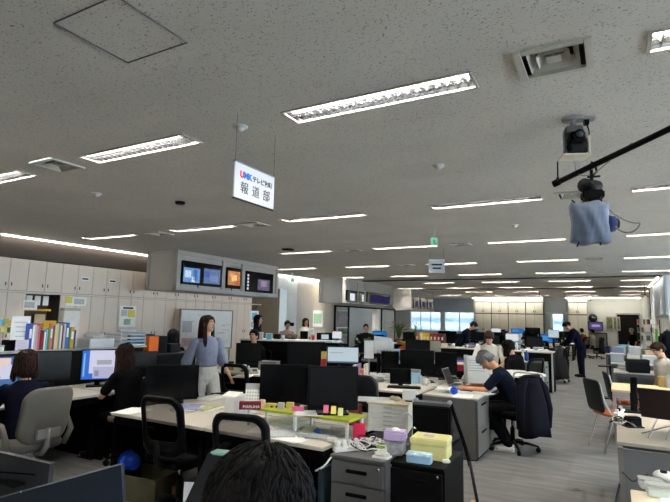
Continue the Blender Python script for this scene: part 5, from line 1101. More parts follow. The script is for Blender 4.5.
part('counter_top', MB().box((0, 0, 1.13), (2.0, 0.45, 0.03), white, bev=0.003), t); part('front_panel', MB().box((0, -0.19, 0.56), (1.96, 0.03, 1.1), blackmatte), t); part('side_panel', MB().box((-0.97, 0, 0.56), (0.03, 0.4, 1.1), blackmatte), t); part('side_panel', MB().box((0.97, 0, 0.56), (0.03, 0.4, 1.1), blackmatte), t)
def on_c2(px, py): return PZ(px, py, 1.146)
for px, py, w_, h_, m, lb in [(258, 340, .2, .15, mat('pic_white', (214, 206, 196), .6, var=.2, scale=14), 'pale picture card standing on the white topped counter'), (269, 340, .13, .13, cyan, 'light blue card standing right of the pale picture card')]:
    q = on_c2(px, py); t = thing('picture_card', lb, 'card', q, R_(25)); part('card', MB().box((0, 0, h_/2), (w_, 0.008, h_), paper), t); part('picture', MB().box((0, -0.005, h_/2), (w_*.8, 0.002, h_*.8), m), t); part('prop', MB().box((0, 0.03, h_*0.3), (0.02, 0.05, h_*0.6), white), t)
q = on_c2(291, 339); paper_bag_pile('dark heap of bags on the white topped counter', q-Vector((0, 0, 0.0)), (0.20, 0.12, 0.11), mat('bag_olive', (70, 66, 56), .7, var=.4), seed=11)
q = on_c2(277, 339); boxy('black_box', 'black box on the counter left of the dark heap of bags', 'box', q, (0.13, 0.1, 0.10), black, 0.4)
q = on_c2(304, 339); boxy('black_box', 'black upright box on the counter right of the dark heap of bags', 'box', q, (0.15, 0.1, 0.16), blackmatte, 0.4)
for px, lb, m in [(283, 'white paper cup on the counter before the bags', paper), (313, 'small red cup at the right part of the counter', red)]: cup(lb, on_c2(px, 340), m)
# stuff on row B
def onB(px, py, z=0.712): return PZ(px, py, z)
# files
for i, (px, m, h, lb) in enumerate([(355, paper, .26, 'white file, left of the files before the lit pale monitor'), (358.5, purple, .27, 'lilac file standing in the middle of the room'), (362, mat('f_coral', (226, 132, 110), .6), .20, 'coral file beside the lilac one'), (366, cream, .27, 'cream file, right of the coral one')]):
    q = onB(px, 384); t = thing('file', lb, 'file', (q.x, q.y, 0.712), 0.3, 'files standing in the middle of the room'); part('cover', MB().box((0, 0, h/2), (0.035, 0.22, h), m, bev=0.003), t); part('spine_label', MB().box((0, -0.112, h*.6), (0.02, 0.002, h*.3), paper), t)
q = PY(369, 350, 7.3); t = thing('notice_sheet', 'white sheet of paper propped up right of the lit pale monitor', 'notice', (q.x, q.y, 0.712), 0.4); part('sheet', MB().box((0, 0, 0.40), (0.15, 0.004, 0.28), paper), t); part('stand', MB().box((0, 0.02, 0.14), (0.03, 0.03, 0.28), grey), t)
q = PY(384, 345, 7.6); t = thing('back_board', 'white pegboard style panel with slots and cut corner behind the small black monitor', 'panel', (q.x, q.y, 0.71), 0.42)
part('board', MB().prism([(-.16, .33), (.16, .33), (.16, .50), (.11, .58), (-.16, .61)], -0.015, 0.015, white, M=Matrix.Rotation(R_(90), 4, 'X')), t); part('leg', MB().box((-0.1, 0, 0.17), (0.03, 0.06, 0.34), dark), t); part('leg', MB().box((0.1, 0, 0.17), (0.03, 0.06, 0.34), dark), t)
sl = MB()
for i in range(5): sl.box((-.1+i*.05, -0.016, 0.38), (0.02, 0.002, 0.01), dark)
part('slots', sl, t)
phone('grey desk phone left of the small black screen', onB(379, 381), 0.8, white); phone('white desk phone in front of the black middle monitors', onB(429, 385), 0.9, white); phone('grey desk phone behind the laptop of the grey-haired man', onB(452, 381), 0.5)
papers('white crumpled papers stacked beside the blue ball', onB(447, 391), 0.4, n=5, h=0.035, spread=0.03)
papers('white papers by the phone, left part of the middle desk', (-3.75, 7.15, 0.712), 0.2, n=4, h=0.02, spread=0.03); papers('sheets on the desk under the chair back, middle of the room', onB(350, 388), 0.5, n=3, spread=0.04)
papers('white sheets at the front of the grey drawer cabinet top', onB(463, 396), 0.1, n=3, spread=0.02); papers('sheets under the arm of the grey-haired man', onB(480, 393), 1.2, n=3, spread=0.03, m=papergrey); papers('printed sheets standing high behind the laptop', onB(471, 380), 0.3, n=6, h=0.06, spread=0.03)
t = thing('blue_ball', 'bright blue tape roll on the grey drawer cabinet', 'tape', onB(454, 394)); part('roll', MB().tube([(0.035*math.cos(a), 0.0, 0.04+0.035*math.sin(a)) for a in [i*math.pi/6 for i in range(13)]], 0.014, mat('tape_blue', (20, 90, 220), .4)), t); part('core', MB().cyl((0, -0.012, 0.04), (0, 0.012, 0.04), 0.024, blue), t)
single('pen', MB().cyl((-0.08, 0, 0.006), (0.08, 0, 0.006), 0.006, navy), 'dark pen case lying on the papers by the blue tape', 'pen', onB(466, 391, .718), -0.1)
q = PY(478, 362, 7.25); t = thing('document_holder', 'large white printed sheets standing before the face of the grey-haired man', 'notice', (q.x, q.y, 0.71), 0.35); part('sheet', MB().box((0, 0, 0.2), (0.30, 0.004, 0.40), paper, rx=-0.15), t)
pr = MB()
for i in range(9): pr.box((-.02, -0.006-0.006*i+0.024, 0.05+i*.036), (0.22, 0.001, 0.008), papergrey)
part('print', pr, t); part('support', MB().box((0, 0.05, 0.1), (0.2, 0.02, 0.2), grey), t)
q = PY(466, 358, 7.3); t = thing('document_holder', 'narrow white panel edge left of the standing sheets', 'panel', (q.x, q.y, 0.71), 0.3); part('sheet', MB().box((0, 0, 0.2), (0.06, 0.02, 0.40), white), t); part('foot', MB().box((0, 0.0, 0.01), (0.1, 0.12, 0.02), grey), t)
laptop('open silver-grey laptop under the hands of the grey-haired man', onB(459, 386, .712), math.pi/2, kind='off', lid=grey, w_=0.30, dpt=0.21)
for px, py, m, lb in [(410, 381, red, 'small red and white tub below the large black monitor'), (404, 383, white, 'white cup below the large black monitor'), (419, 382, paper, 'white cup right of the red and white tub')]: cup(lb, onB(px, py), m, 0.04, 0.08, lid=white)
for px, py, m, lb in [(423, 379, dark, 'coiled dark headset cable under the middle monitors')]: cable('headset_cable', lb, [onB(px+6*math.cos(a), py+2*math.sin(a))+Vector((0, 0, 0.02+0.03*math.sin(a*1.7))) for a in [i*0.8 for i in range(12)]], 0.006, m)
keyboard('black keyboard before the empty black chair', onB(404, 388), 0.3)
for px, py, rz, lb in [(243, 377, .3, 'white papers before the black monitor behind the walking woman'), (275, 368, .2, 'loose white papers between the two black monitors, middle left'), (315, 372, .1, 'papers right of the wide black monitor'), (262, 371, .6, 'sheet pile by the grey box in the middle left')]: papers(lb, onB(px, py), rz, n=4, h=0.02, spread=0.03)
boxy('document_tray', 'grey document box with a small green label between the middle left monitors', 'box', onB(269, 371), (0.3, 0.22, 0.16), mat('box_grey', (140, 142, 134), .6), 0.3, lid=grey, lidh=.15)
q = PY(323.8, 356, 6.1); t = thing('card_strip', 'narrow upright strip of yellow and pink cards left of the lit pale monitor', 'card', (q.x, 6.1, 0.71), 0.4)
for z_, m in ((.06, cream), (.17, pink), (.27, red), (.37, yellow)): part('card', MB().box((0, 0, z_), (0.07, 0.006, 0.10), m), t)
part('backing', MB().box((0, .008, .21), (0.075, 0.006, .42), white), t)
# chairs round row B
chair('empty black padded office chair in front of the small black screen', (-2.62, 5.55), (-0.1, 1), style='pad', fab=mat('black_leather', (22, 22, 24), .45))
chair('grey padded chair partly behind the cream drawer chest', (-3.22, 5.40), (-0.2, 1), style='pad', fab=mat('grey_fabric', (96, 98, 102), .8))
chair('black mesh chair behind the calendar, right of the walking woman', (-4.55, 5.62), (-0.2, 1)); chair('black mesh office chair beside the walking woman', (-4.55, 4.98), (0.6, 1))
desk(1.15, 1.1, 'desk behind the lit pale monitor, left of the three dark monitors', (-3.92, 7.2), math.pi, H=0.71, side=blackmatte)
chair('dark mesh chair with rounded back above the lit pale monitor', (-3.85, 8.15), (0.3, -1))
chair('black office chair under the grey-haired man, draped with his jacket', (-1.20, 6.86), (-0.85, 0.5), arms=False)
# ================= PEOPLE =================
greyblue = cloth('dusty_blue', (124, 128, 146), .10); offw = cloth('off_white', (196, 192, 180), .05); navyT = cloth('navy', (19, 25, 40), .1)
# walking woman
person('long-haired woman in a dusty blue blouse walking between the desks', (-4.80, 5.14), (0.80, -0.45), H=1.56, tuck=True, locks=260, pose='stand', hy=R_(38), hp=R_(-8), top=greyblue, pants=offw, sleeve='wide', hair='long', hm=hairbrown, skirt=True,
       aL=((0.07, 0.02, -0.26), (0.14, 0.14, -0.46)), aR=((0.08, -0.10, -0.25), (0.08, -0.12, -0.48)), lL=((0.02, 0.12, -0.39), (0.0, 0.10, -0.79)), lR=((0.02, 0.0, -0.40), (0.02, -0.22, -0.76)), vox=0.008, side=0.03)
# woman in navy at the left edge
person('woman with brown bob and navy top seated at the left edge', (-4.66, 2.70), (-1, 0.30), H=1.54, hips=0.49, lean=0.10, locks=260, pose='sit', top=cloth('navy_dark', (16, 20, 34)), sleeve='long', hair='bob', hm=hairbrown, hp=0.05, hy=0.1, aL=((0.08, 0.16, -0.22), (0.0, 0.38, -0.24), (0, 1, -.1)), aR=((0.08, 0.16, -0.22), (0.0, 0.38, -0.24), (0, 1, -.1)))
chair('grey padded office chair with loop armrests at the left edge', (-4.53, 2.66), (-1, -0.05), style='loop', fab=mat('warm_grey_fabric', (92, 87, 79), .7), shell=mat('grey_shell', (110, 108, 102), .5))
# woman in black
person('woman with long brown hair in a black T-shirt typing at the mail monitor', (-4.76, 3.90), (-1, -0.05), H=1.56, hips=0.49, locks=260, pose='sit', top=cloth('black', (15, 15, 17)), hair='longbrown', hm=hairbrown, lean=0.12, hp=0.12, aL=((0.06, 0.14, -0.22), (0.0, 0.37, -0.25), (-.1, 1, -.1)), aR=((0.08, 0.12, -0.24), (0.0, 0.36, -0.26), (-.1, 1, -.1)))
chair('dark office chair under the woman in the black T-shirt', (-4.66, 3.95), (-1, 0.0), arms=False, fab=mat('taupe_fabric', (112, 100, 86), .8))
jacket('taupe coat hanging from the chair of the woman in the black T-shirt', (-4.36, 3.95, 0), math.pi/2, mat('taupe_cloth', (120, 108, 94), .9, var=.2), h=0.5, w_=0.36, z0=0.2)
person('dark-haired person in black seated behind the orange box', (-6.75, 6.35), (-0.6, 1), H=1.6, pose='sit', hair='long', top=cloth('black', (15, 15, 17)), vox=0.012)
chair('black chair behind the orange box on the left', (-6.75, 6.3), (-0.6, 1), arms=False)
# foreground head
person('person with short black hair seen from behind at the bottom of the view', (-0.572, 0.745), (-0.35, 1), H=1.70, pose='sit', hips=0.517, top=cloth('black', (15, 15, 17)), hair='short', hm=hairm, hp=0.25, vox=0.006, sleeve='long', locks=1500)
chair('dark office chair under the person at the bottom of the view', (-0.55, 0.70), (-0.35, 1), arms=False)
# grey-haired man
person('grey-haired man in a navy T-shirt leaning over his desk to type', (-1.12, 6.84), (-1, -0.02), H=1.66, pose='sit', locks=200, hips=0.535, lean=R_(29), hp=R_(34), top=navyT, hair='short', hm=hairgrey, tone=mat('skin_tan', (196, 142, 108), .55), shoes=white,
       aL=((0.07, 0.15, -0.19), (0.02, 0.42, -0.185), (-.1, 1, 0)), aR=((0.08, 0.15, -0.19), (0.0, 0.41, -0.185), (-.1, 1, 0)), lL=((0.08, 0.38, -0.02), (0.02, 0.12, -0.46)), lR=((0.08, 0.38, -0.02), (0.02, 0.16, -0.46)))
jacket('navy jacket hanging over the chair back behind the grey-haired man', (-0.93, 6.70, 0), math.atan2(.7, .6), mat('jacket_navy', (13, 15, 23), .9, var=.2, scale=30, spec=.1), h=0.68, w_=0.42, z0=0.24)
# oval table group
t = thing('oval_table', 'oval white meeting table beyond the grey-haired man', 'table', (-1.82, 9.35, 0), R_(-33)); pts = [(0.80*math.copysign(abs(math.cos(a))**0.75, math.cos(a)), 0.52*math.copysign(abs(math.sin(a))**0.75, math.sin(a))) for a in [i*math.pi/20 for i in range(40)]]
part('tabletop', MB().prism(pts, 0.70, 0.725, white), t)
for sx in (-1, 1): part('leg', MB().cyl((sx*0.5, 0, 0.02), (sx*0.5, 0, 0.70), 0.03, chrome).box((sx*0.5, 0, 0.015), (0.06, 0.6, 0.03), chrome, bev=0.008), t)
q = PY(528, 373, 8.2); t = thing('tube_frame', 'bent pale steel tube frame standing at the end of the oval table', 'frame', (q.x, 8.2, 0), -0.05)
Hh = q.z; pp = [(-0.215, 0, 0)]+[(-0.215, 0, Hh-0.06), (-0.20, 0, Hh-0.015), (-0.155, 0, Hh), (0.155, 0, Hh), (0.20, 0, Hh-0.015), (0.215, 0, Hh-0.06), (0.215, 0, 0)]
part('tube', MB().tube(pp, 0.014, mat('pale_steel', (190, 190, 184), .35, .3)), t); part('rear_tube', MB().tube([(-0.215, 0.3, 0), (-0.215, 0.3, Hh-0.25), (0.215, 0.3, Hh-0.25), (0.215, 0.3, 0)], 0.012, MATS['pale_steel']), t); part('side_rail', MB().cyl((-0.215, 0, Hh-0.3), (-0.215, 0.3, Hh-0.3), 0.011, MATS['pale_steel']), t); part('side_rail', MB().cyl((0.215, 0, Hh-0.3), (0.215, 0.3, Hh-0.3), 0.011, MATS['pale_steel']), t)
q = PZ(500, 373, 0.725); papers('white sheets on the near end of the oval table', (-1.9, 9.2, 0.726), 0.4, n=3); papers('open papers on the far end of the oval table', (-2.15, 9.55, 0.726), 0.1, n=3)
person('person with brown hair in a white T-shirt bending over the oval table', (-2.17, 10.08), (0.25, -1), H=1.74, wide=1.12, pose='sit', hips=0.64, lean=R_(18), hp=R_(32), top=cloth('white', (214, 208, 196), .05), hair='short', hm=hairbrown, vox=0.012, aL=((0.08, 0.12, -0.24), (-0.02, 0.34, -0.28), (0, 1, 0)), aR=((0.08, 0.12, -0.24), (-0.02, 0.34, -0.28), (0, 1, 0)))
person('black-haired person in black seated by the oval table, back to the camera', (-1.56, 9.9), (-0.75, 0.5), H=1.66, pose='sit', hips=0.48, lean=R_(14), hp=R_(12), side=-0.12, top=cloth('black', (15, 15, 17)), hair='bob', sleeve='long', vox=0.012)
chair('black chair of the person in black by the oval table', (-1.50, 9.9), (-0.75, 0.5), arms=False); chair('black chair of the person in the white T-shirt', (-2.17, 10.2), (0.25, -1), arms=False)
for px, py, m, lb in [(527, 364, blue, 'bottle with a blue label behind the oval table'), (523, 364, white, 'white bottle behind the oval table, left of the blue one')]: bottle(lb, PZ(px, 361, 0.73)+Vector((0, 0.0, 0)), m, blue, 0.24)
gc = pedestal(0.62, 0.75, 0.73, 2, mat('cab_greygreen', (112, 116, 110), .55), 'grey desk-end cabinet beyond the oval table', (-1.72, 11.9), math.pi/2)
boxy('low_cabinet', 'grey low desk wing left of the grey cabinet beyond the oval table', 'desk', (-2.45, 11.9, 0), (0.8, 0.7, 0.71), MATS['cab_greygreen'], bev=0.004)
paper_bag_pile('white plastic parcel on the grey cabinet beyond the oval table', (-1.55, 11.85, 0.73), (0.17, 0.1, 0.07), paper, name='parcel', cat='parcel', seed=21)
# ================= FAR ROWS =================
def row(x0, x1, y, H, D, n, lab, front=blackmatte, top=desktop):
    w_ = (x1-x0)/n
    for i in range(n): desk(round(w_, 3), D, lab % (ORD[i] if i else 'rightmost', ), (x1-w_*(i+0.5), y), 0, H=H, side=front, top=top, group=None)
row(-4.9, -1.28, 12.85, 0.92, 0.6, 3, 'tall dark counter desk beyond the oval table, %s counted from the aisle')
struct_front = thing('partition_panel', 'long black front panel under the tall counter desks beyond the oval table', 'panel', (-3.09, 12.50, 0)); part('panel', MB().box((0, 0, 0.46), (3.6, 0.02, 0.86), blackmatte), struct_front); part('end_post', MB().box((1.80, 0.0, 0.46), (0.03, 0.05, 0.90), lightgrey), struct_front)
rc = random.Random(12)
names = ['beside the aisle', 'just left of the aisle end', 'left of the aisle end', 'in the right third', 'right of the middle', 'at the middle', 'left of the middle', 'in the left third', 'toward the left end', 'at the left end', 'at the far left', 'last on the left']
for i in range(11):
    x = -1.5-i*0.3+rc.uniform(-.05, .05); y = 12.75+rc.uniform(-.12, .12); k = rc.choice(['cup', 'bottle', 'paper', 'box', 'cup'])
    lb = '%s on the tall counter desk, ' + names[i]
    if k == 'cup': cup(lb % 'white cup', (x, y, 0.92), paper, h=rc.uniform(.08, .12))
    elif k == 'bottle': bottle(lb % 'small white bottle', (x, y, 0.92), white, blue)
    elif k == 'paper': papers(lb % 'white paper pile', (x, y, 0.921), rc.uniform(0, 1), n=4, h=0.04)
    else: boxy('carton', lb % 'small cream carton', 'box', (x, y, 0.92), (0.14, 0.1, 0.09), cream, rc.uniform(0, 1))
bag_ = None
def far_row(y, x0, x1, n, tag_, H=0.72, kinds=('off', 'off', 'off', 'blue', 'off', 'white')):
    w_ = (x1-x0)/n; rr = random.Random(int(y*10))
    for i in range(n):
        xx = x1-w_*(i+0.5); pos = {2: ['right one', 'left one'], 3: ['right one', 'middle one', 'left one'], 4: ['rightmost', 'centre right', 'centre left', 'leftmost']}[n][i]
        desk(round(w_, 3), 1.3, 'double desk, %s, %s' % (tag_, pos), (xx, y), 0, H=H, side=blackmatte, panel=False)
        for s in (0, 1):
            k = rr.choice(kinds); W, Hh = 0.52, 0.32
            mx = xx+rr.uniform(-.12, .12); my = y-0.12+0.34*s
            make('farmon%s%d' % (k, s), monitor_f(W, Hh, 0.12, k, back=(s == 0 and k == 'off')), '%s monitor, %s side, %s, %s' % ({'off': 'black', 'blue': 'blue lit', 'white': 'white lit'}[k], ['near', 'far'][s], tag_, pos), (mx, my, H), rr.uniform(-.35, .35)+(0.3 if s == 0 else 0.0), 'monitors in the '+tag_)
        make('farpap', lambda l: papers(l, (0, 0, 0), 0, n=5, h=0.06), 'white paper pile, %s, %s' % (tag_, pos), (xx+rr.uniform(-.4, .4), y-0.5, H+0.001), rr.uniform(0, 1.5), 'paper piles in the '+tag_)
        make('farbox%d' % (i % 3), lambda l: boxy('storage_box', l, 'box', (0, 0, 0), (0.24, 0.18, 0.14+0.05*(i % 3)), [cream, skyblue, beige][i % 3]), 'box on the desk, %s, %s' % (tag_, pos), (xx+rr.uniform(-.3, .3), y+0.52, H), rr.uniform(0, 1), 'boxes in the '+tag_)
        if y != 10.4: chair('black office chair, %s, %s' % (tag_, pos), (xx+rr.uniform(-.2, .2), y-1.0), (rr.uniform(-.4, .4), 1), group='chairs in the '+tag_)
far_row(16.4, -5.3, -1.6, 3, 'first far row'); far_row(20.2, -6.6, -1.6, 4, 'second far row'); far_row(24.2, -6.6, -1.6, 4, 'third far row'); far_row(28.0, -7.6, -1.6, 4, 'last row by the white cabinets')
far_row(12.6, -7.8, -5.2, 2, 'row left of the tall counter'); far_row(10.4, -5.2, -3.3, 2, 'row behind the middle monitors'); far_row(16.6, -8.0, -5.6, 2, 'row before the glass partition')
def clutter(tag_, x0, x1, y, z, n, seed):
    rr = random.Random(seed)
    for i in range(n):
        x = x1-(x1-x0)*(i+rr.uniform(.2, .8))/n; yy = y+rr.uniform(-.2, .2); k = rr.randrange(5); where = '%s item from the aisle' % (ORD[i] if i else 'first')
        if k == 0: cup('white cup, %s, %s' % (tag_, where), (x, yy, z), paper, h=.1)
        elif k == 1:
            t = thing('book_stack', 'short stack of books, %s, %s' % (tag_, where), 'books', (x, yy, z), rr.uniform(0, 1)); 
            for q_ in range(3): part('book', MB().box((rr.uniform(-.02, .02), 0, .018+.036*q_), (.2, .15, .032), rr.choice([papergrey, blue, maroon, cream, green, mustard]), bev=.002), t)
        elif k == 2: boxy('small_box', 'small box, %s, %s' % (tag_, where), 'box', (x, yy, z), (rr.uniform(.08, .2), .12, rr.uniform(.08, .2)), rr.choice([cream, skyblue, purple, beige, lightgrey, red, black]), rr.uniform(0, 1), lid=rr.choice([paper, grey, dark]), lidh=.2)
        elif k == 3: phone('grey telephone, %s, %s' % (tag_, where), (x, yy, z), rr.uniform(0, 1.5))
        else: papers('pile of printed papers, %s, %s' % (tag_, where), (x, yy, z+.001), rr.uniform(0, 1), n=6, h=rr.uniform(.04, .12), m=papergrey)
clutter('first far row', -5.2, -1.7, 15.95, .72, 9, 1); clutter('row behind the middle monitors', -5.1, -3.4, 9.95, .72, 5, 2); clutter('second far row', -6.4, -1.7, 19.75, .72, 9, 3); clutter('row left of the tall counter', -7.6, -5.3, 12.1, .72, 6, 4)
clutter('back edge of the tall counter', -4.8, -1.4, 13.0, .92, 8, 5); clutter('right desk with the black box', .05, 1.1, 11.35, .72, 4, 6); clutter('desk under the dark middle monitors', -3.2, -2.2, 6.85, .71, 4, 7); clutter('front left middle desk', -5.7, -4.7, 6.4, .71, 4, 8); clutter('third far row', -6.4, -1.7, 23.75, .72, 8, 9)
# particular lit screens and pieces seen far away
monitor((511, 328.5, 524, 333.5), 24.0, 'bright blue screen in the distance before the white cabinets', kind='blue', zb=0.72); monitor((491, 328, 501, 332.5), 24.0, 'pink and white lit screen left of the bright blue one', kind='white', zb=0.9)
monitor((525, 327.5, 540, 334), 20.0, 'wide dark screen right of the bright blue one', zb=0.72); monitor((548, 330, 559, 339), 16.2, 'grey lit monitor near the narrow far window', kind='grey'); monitor((321, 334, 329, 340), 12.4, 'small light blue lit screen above the wide black monitor', kind='grey', zb=0.72); monitor((332, 330.5, 342, 339), 12.3, 'white lit screen right of the small light blue one', kind='white', zb=0.72)
# colourful folders on a low shelf
q0 = PY(451, 346, 12.6)
for i, (m, w_) in enumerate([(mat('fo_br', (150, 90, 60), .6), .06), (paper, .05), (mat('fo_yel', (226, 190, 50), .6), .10), (mustard, .09), (mat('fo_brown', (110, 60, 40), .6), .07), (mat('fo_red', (160, 40, 34), .6), .08), (maroon, .07), (mat('fo_dk', (80, 40, 34), .6), .07)]):
    cols_ = ['brown', 'white', 'bright yellow', 'mustard', 'dark brown', 'red', 'maroon', 'darkest brown']
    t = thing('file_folder', '%s folder in the coloured row behind the grey-haired man' % cols_[i], 'folder', (-4.62+i*0.098, 12.95, 0.92), 0, 'coloured folders'); part('cover', MB().box((0, 0, 0.16), (w_, 0.24, 0.32), m, bev=0.004), t); part('label', MB().box((0, -0.122, 0.2), (w_*.6, 0.002, 0.08), cream), t)
q = PY(431, 338, 10.8); boxy('beige_board', 'beige low screen board left of the coloured folders', 'board', (q.x, 10.8, 0.72), (0.42, 0.06, 0.42), mat('beige_grey', (178, 170, 152), .7), 0.35, bev=0.01)
q = PY(406, 341, 11.2); t = thing('flower_pot', 'yellow bucket standing in an orange-red tray, middle distance', 'bucket', (q.x, 11.2, 0.72+0.24), 0.2); part('bucket', MB().cyl((0, 0, 0), (0, 0, .12), .09, mat('bucket_yellow', (240, 200, 30), .5), .12), t); part('tray', MB().box((0.05, 0, -0.05), (.42, .25, .10), mat('tray_red', (200, 70, 40), .5), bev=0.02), t)
part('base', MB().box((0.05, 0, -0.17), (.36, .22, .14), dark), t)
# plants and plush
leafm = mat('leaf', (70, 112, 50), .5, var=.4, scale=20); potm = mat('pot', (150, 96, 70), .7)
def plant(label, px, py, Y, h=0.35, col=None, n=26, z=None):
    q = PY(px, py, Y); z = z if z is not None else 0.72; t = thing('potted_plant', label, 'plant', (q.x, Y, z)); part('pot', MB().cyl((0, 0, 0), (0, 0, .12), .06, potm, .08, n=14), t); r = random.Random(int(px)); lf = MB(); st = MB()
    for i in range(n):
        a = r.uniform(0, 6.28); l_ = h*r.uniform(.5, 1.0); e = Vector((math.cos(a)*h*r.uniform(.15, .6), math.sin(a)*h*r.uniform(.15, .6), .12+l_)); st.tube([(0, 0, .11), (e.x*.4, e.y*.4, .12+l_*.6), e], .004, leafm, 5)
        d_ = Vector((math.cos(a), math.sin(a), r.uniform(-.3, .5))).normalized(); s_ = d_.cross(Vector((0, 0, 1))).normalized()*.028; tip = e+d_*.12
        lf.add([e-d_*.02, e+d_*.05+s_, tip, e+d_*.05-s_, e+d_*.05+Vector((0, 0, .012))], [(0, 1, 4), (1, 2, 4), (2, 3, 4), (3, 0, 4)], col or leafm, True)
    part('stems', st, t); part('leaves', lf, t); return t
plant('green leafy plant above the white slotted panel', 373, 336, 10.2, .32, mat('leaf_lime', (110, 140, 50), .5, var=.3, scale=20)); plant('green trailing plant left of the white slotted panel', 362, 337, 10.3, .30); plant('yellow flowering plant standing before the bright far windows', 416, 322, 14.0, .5, mat('flower_yellow', (228, 206, 70), .5), z=0.9); plant('brown dried flowers beside the yellow flowering plant', 399, 324, 14.0, .5, mat('dried', (122, 80, 50), .7), n=60, z=0.9)
desk(1.6, 0.6, 'tall narrow table holding the yellow and the brown flowers', (-5.65, 14.0), 0, H=0.9, side=blackmatte)
# people far away
person('woman with long black hair standing behind the white topped counter, looking right', (-7.4, 9.55), (0.85, 0.3), H=1.60, pose='stand', hair='long', top=cloth('black', (15, 15, 17)), vox=0.015, fingers=False)
person('woman in a white top standing near the spotlit wall', (-8.25, 13.0), (0.9, -0.3), H=1.54, hair='bob', hm=hairbrown, top=cloth('white', (214, 208, 196), .05), vox=0.015, fingers=False)
person('person seated low between the two women behind the counter', (-7.9, 11.5), (0.6, -0.6), H=1.55, hips=0.75, pose='stand', hair='short', top=cloth('rose', (170, 130, 134)), lean=.2, vox=0.015, fingers=False)
person('dark-haired person seated just behind the black monitor at the middle left', (-5.9, 7.55), (0.2, -1), H=1.6, pose='sit', hair='short', top=cloth('black', (15, 15, 17)), vox=0.015)
chair('black chair of the person behind the middle left black monitor', (-5.9, 7.6), (0.2, -1), arms=False)
person('person in black seated before the glass partition', (-7.3, 15.3), (0.5, -1), H=1.62, pose='sit', hips=.62, hair='short', top=cloth('black', (15, 15, 17)), vox=0.02, fingers=False)
person('man in dark navy leaning forward over the far desks, left of the white cabinets', (-4.15, 15.2), (0.9, 0.3), H=1.70, pose='stand', lean=R_(34), hp=R_(18), top=cloth('navy', (30, 38, 58), .1), sleeve='long', hair='short', vox=0.013)
person('man in a dark navy suit bending over the desks at the aisle', (-0.95, 17.0), (-1, -0.35), H=1.74, pose='stand', lean=R_(24), hp=R_(38), top=cloth('suit', (20, 24, 40)), pants=cloth('suit', (20, 24, 40)), sleeve='long', hair='short', vox=0.011, aL=((0.04, 0.12, -0.26), (0.0, 0.30, -0.42)), aR=((0.04, 0.12, -0.26), (0.0, 0.30, -0.42)))
chair('black office chair draped with a coat in front of the bending man', (-1.45, 15.2), (-1, 0.2), arms=False); jacket('black coat hanging over the chair in front of the bending man', (-1.36, 14.95, 0), 1.1, mat('coat_black', (16, 16, 18), .9), h=0.82, w_=0.62, z0=0.12)
person('seated person in an orange-brown top at the far end of the aisle', (-1.42, 27.0), (-0.6, 0.8), H=1.62, pose='sit', top=cloth('rust', (150, 84, 60)), hair='short', vox=0.02, fingers=False); person('seated person in a white shirt at the far end of the aisle', (-0.95, 26.2), (-0.9, 0.2), H=1.62, pose='sit', top=cloth('white', (214, 208, 196), .05), hair='short', vox=0.02, fingers=False)
chair('dark chair of the person in the orange-brown top', (-1.35, 26.8), (-0.6, 0.8), arms=False); chair('dark chair of the person in the white shirt at the aisle end', (-0.8, 26.1), (-0.9, 0.2), arms=False); jacket('black jacket on the chair of the seated person in the white shirt', (-0.6, 26.05, 0), 1.4, mat('coat_black', (16, 16, 18), .9), h=0.7, w_=0.55, z0=0.25)
person('man in a black shirt standing before the dark doorway', (0.55, 23.2), (-0.8, -0.6), H=1.42, pose='stand', hair='short', hm=hairgrey, top=cloth('black', (15, 15, 17)), vox=0.016, fingers=False)
person('person with brown hair in a white shirt seated at the right edge', (0.72, 9.9), (-0.8, -0.5), H=1.60, pose='sit', hp=R_(25), lean=.15, top=cloth('white', (214, 208, 196), .05), hair='short', hm=hairbrown, vox=0.012)
chair('white-backed office chair at the right edge before the brown-haired person', (0.72, 8.9), (-0.3, 1), style='pad', fab=mat('pale_grey_fabric', (196, 198, 200), .8))
# ================= RIGHT SIDE =================
desk(1.9, 1.55, 'beige topped desk at the right with the open dark laptop', (0.92, 5.25), 0, H=0.72, side=midgrey, top=mat('beige_top', (202, 190, 172), .45, var=.03), panel=False, legs=False)
t = thing('privacy_screen', 'grey front panel under the beige topped desk', 'panel', (0.92, 4.45, 0)); part('panel', MB().box((0, 0, 0.34), (1.86, 0.03, 0.68), mat('panel_grey', (120, 119, 117), .6, var=.03)), t); part('post', MB().box((-0.93, -0.005, 0.345), (0.035, 0.05, 0.69), mat('post_grey', (132, 124, 118), .5)), t); part('end_panel', MB().box((-0.93, 0.72, 0.34), (0.03, 1.4, 0.68), midgrey), t)
desk(1.5, 0.8, 'cream topped desk at the bottom right corner', (0.78, 2.86), 0, H=0.72, top=mat('cream_top', (214, 202, 180), .45, var=.03), side=midgrey)
laptop('open dark brown laptop seen from behind on the beige topped desk', (0.43, 5.0, 0.85), math.pi-0.3, w_=0.50, dpt=0.28, lid=mat('laptop_brown', (44, 30, 30), .35), ang=104)
t = thing('stand', 'silver wire laptop stand with crossed legs on the beige desk', 'stand', (0.28, 4.85, 0.72), 0.2)
for a, b in (((-.12, -.1, 0), (.04, .2, .14)), ((.0, -.1, 0), (.16, .2, .14)), ((-.12, .1, 0), (.08, -.08, .12))): part('rod', MB().cyl(a, b, .006, lightgrey), t)
monitor((631, 377, 637, 404), 6.0, 'thin black tablet standing left of the dark laptop', zb=0.72, turn=.2)
t = thing('adapter', 'black box adapter in front of the dark laptop', 'adapter', PZ(633, 427, 0.72), 0.5); part('body', MB().box((0, 0, 0.045), (0.12, 0.08, 0.09), black, bev=0.01), t); part('foot', MB().box((0, 0, 0.006), (0.14, 0.1, 0.012), dark), t)
t = thing('power_strip', 'white power strip at the left end of the beige desk', 'power strip', PZ(619, 414, 0.72), 1.4); part('strip', MB().box((0, 0, 0.015), (0.36, 0.05, 0.03), white, bev=0.004), t)
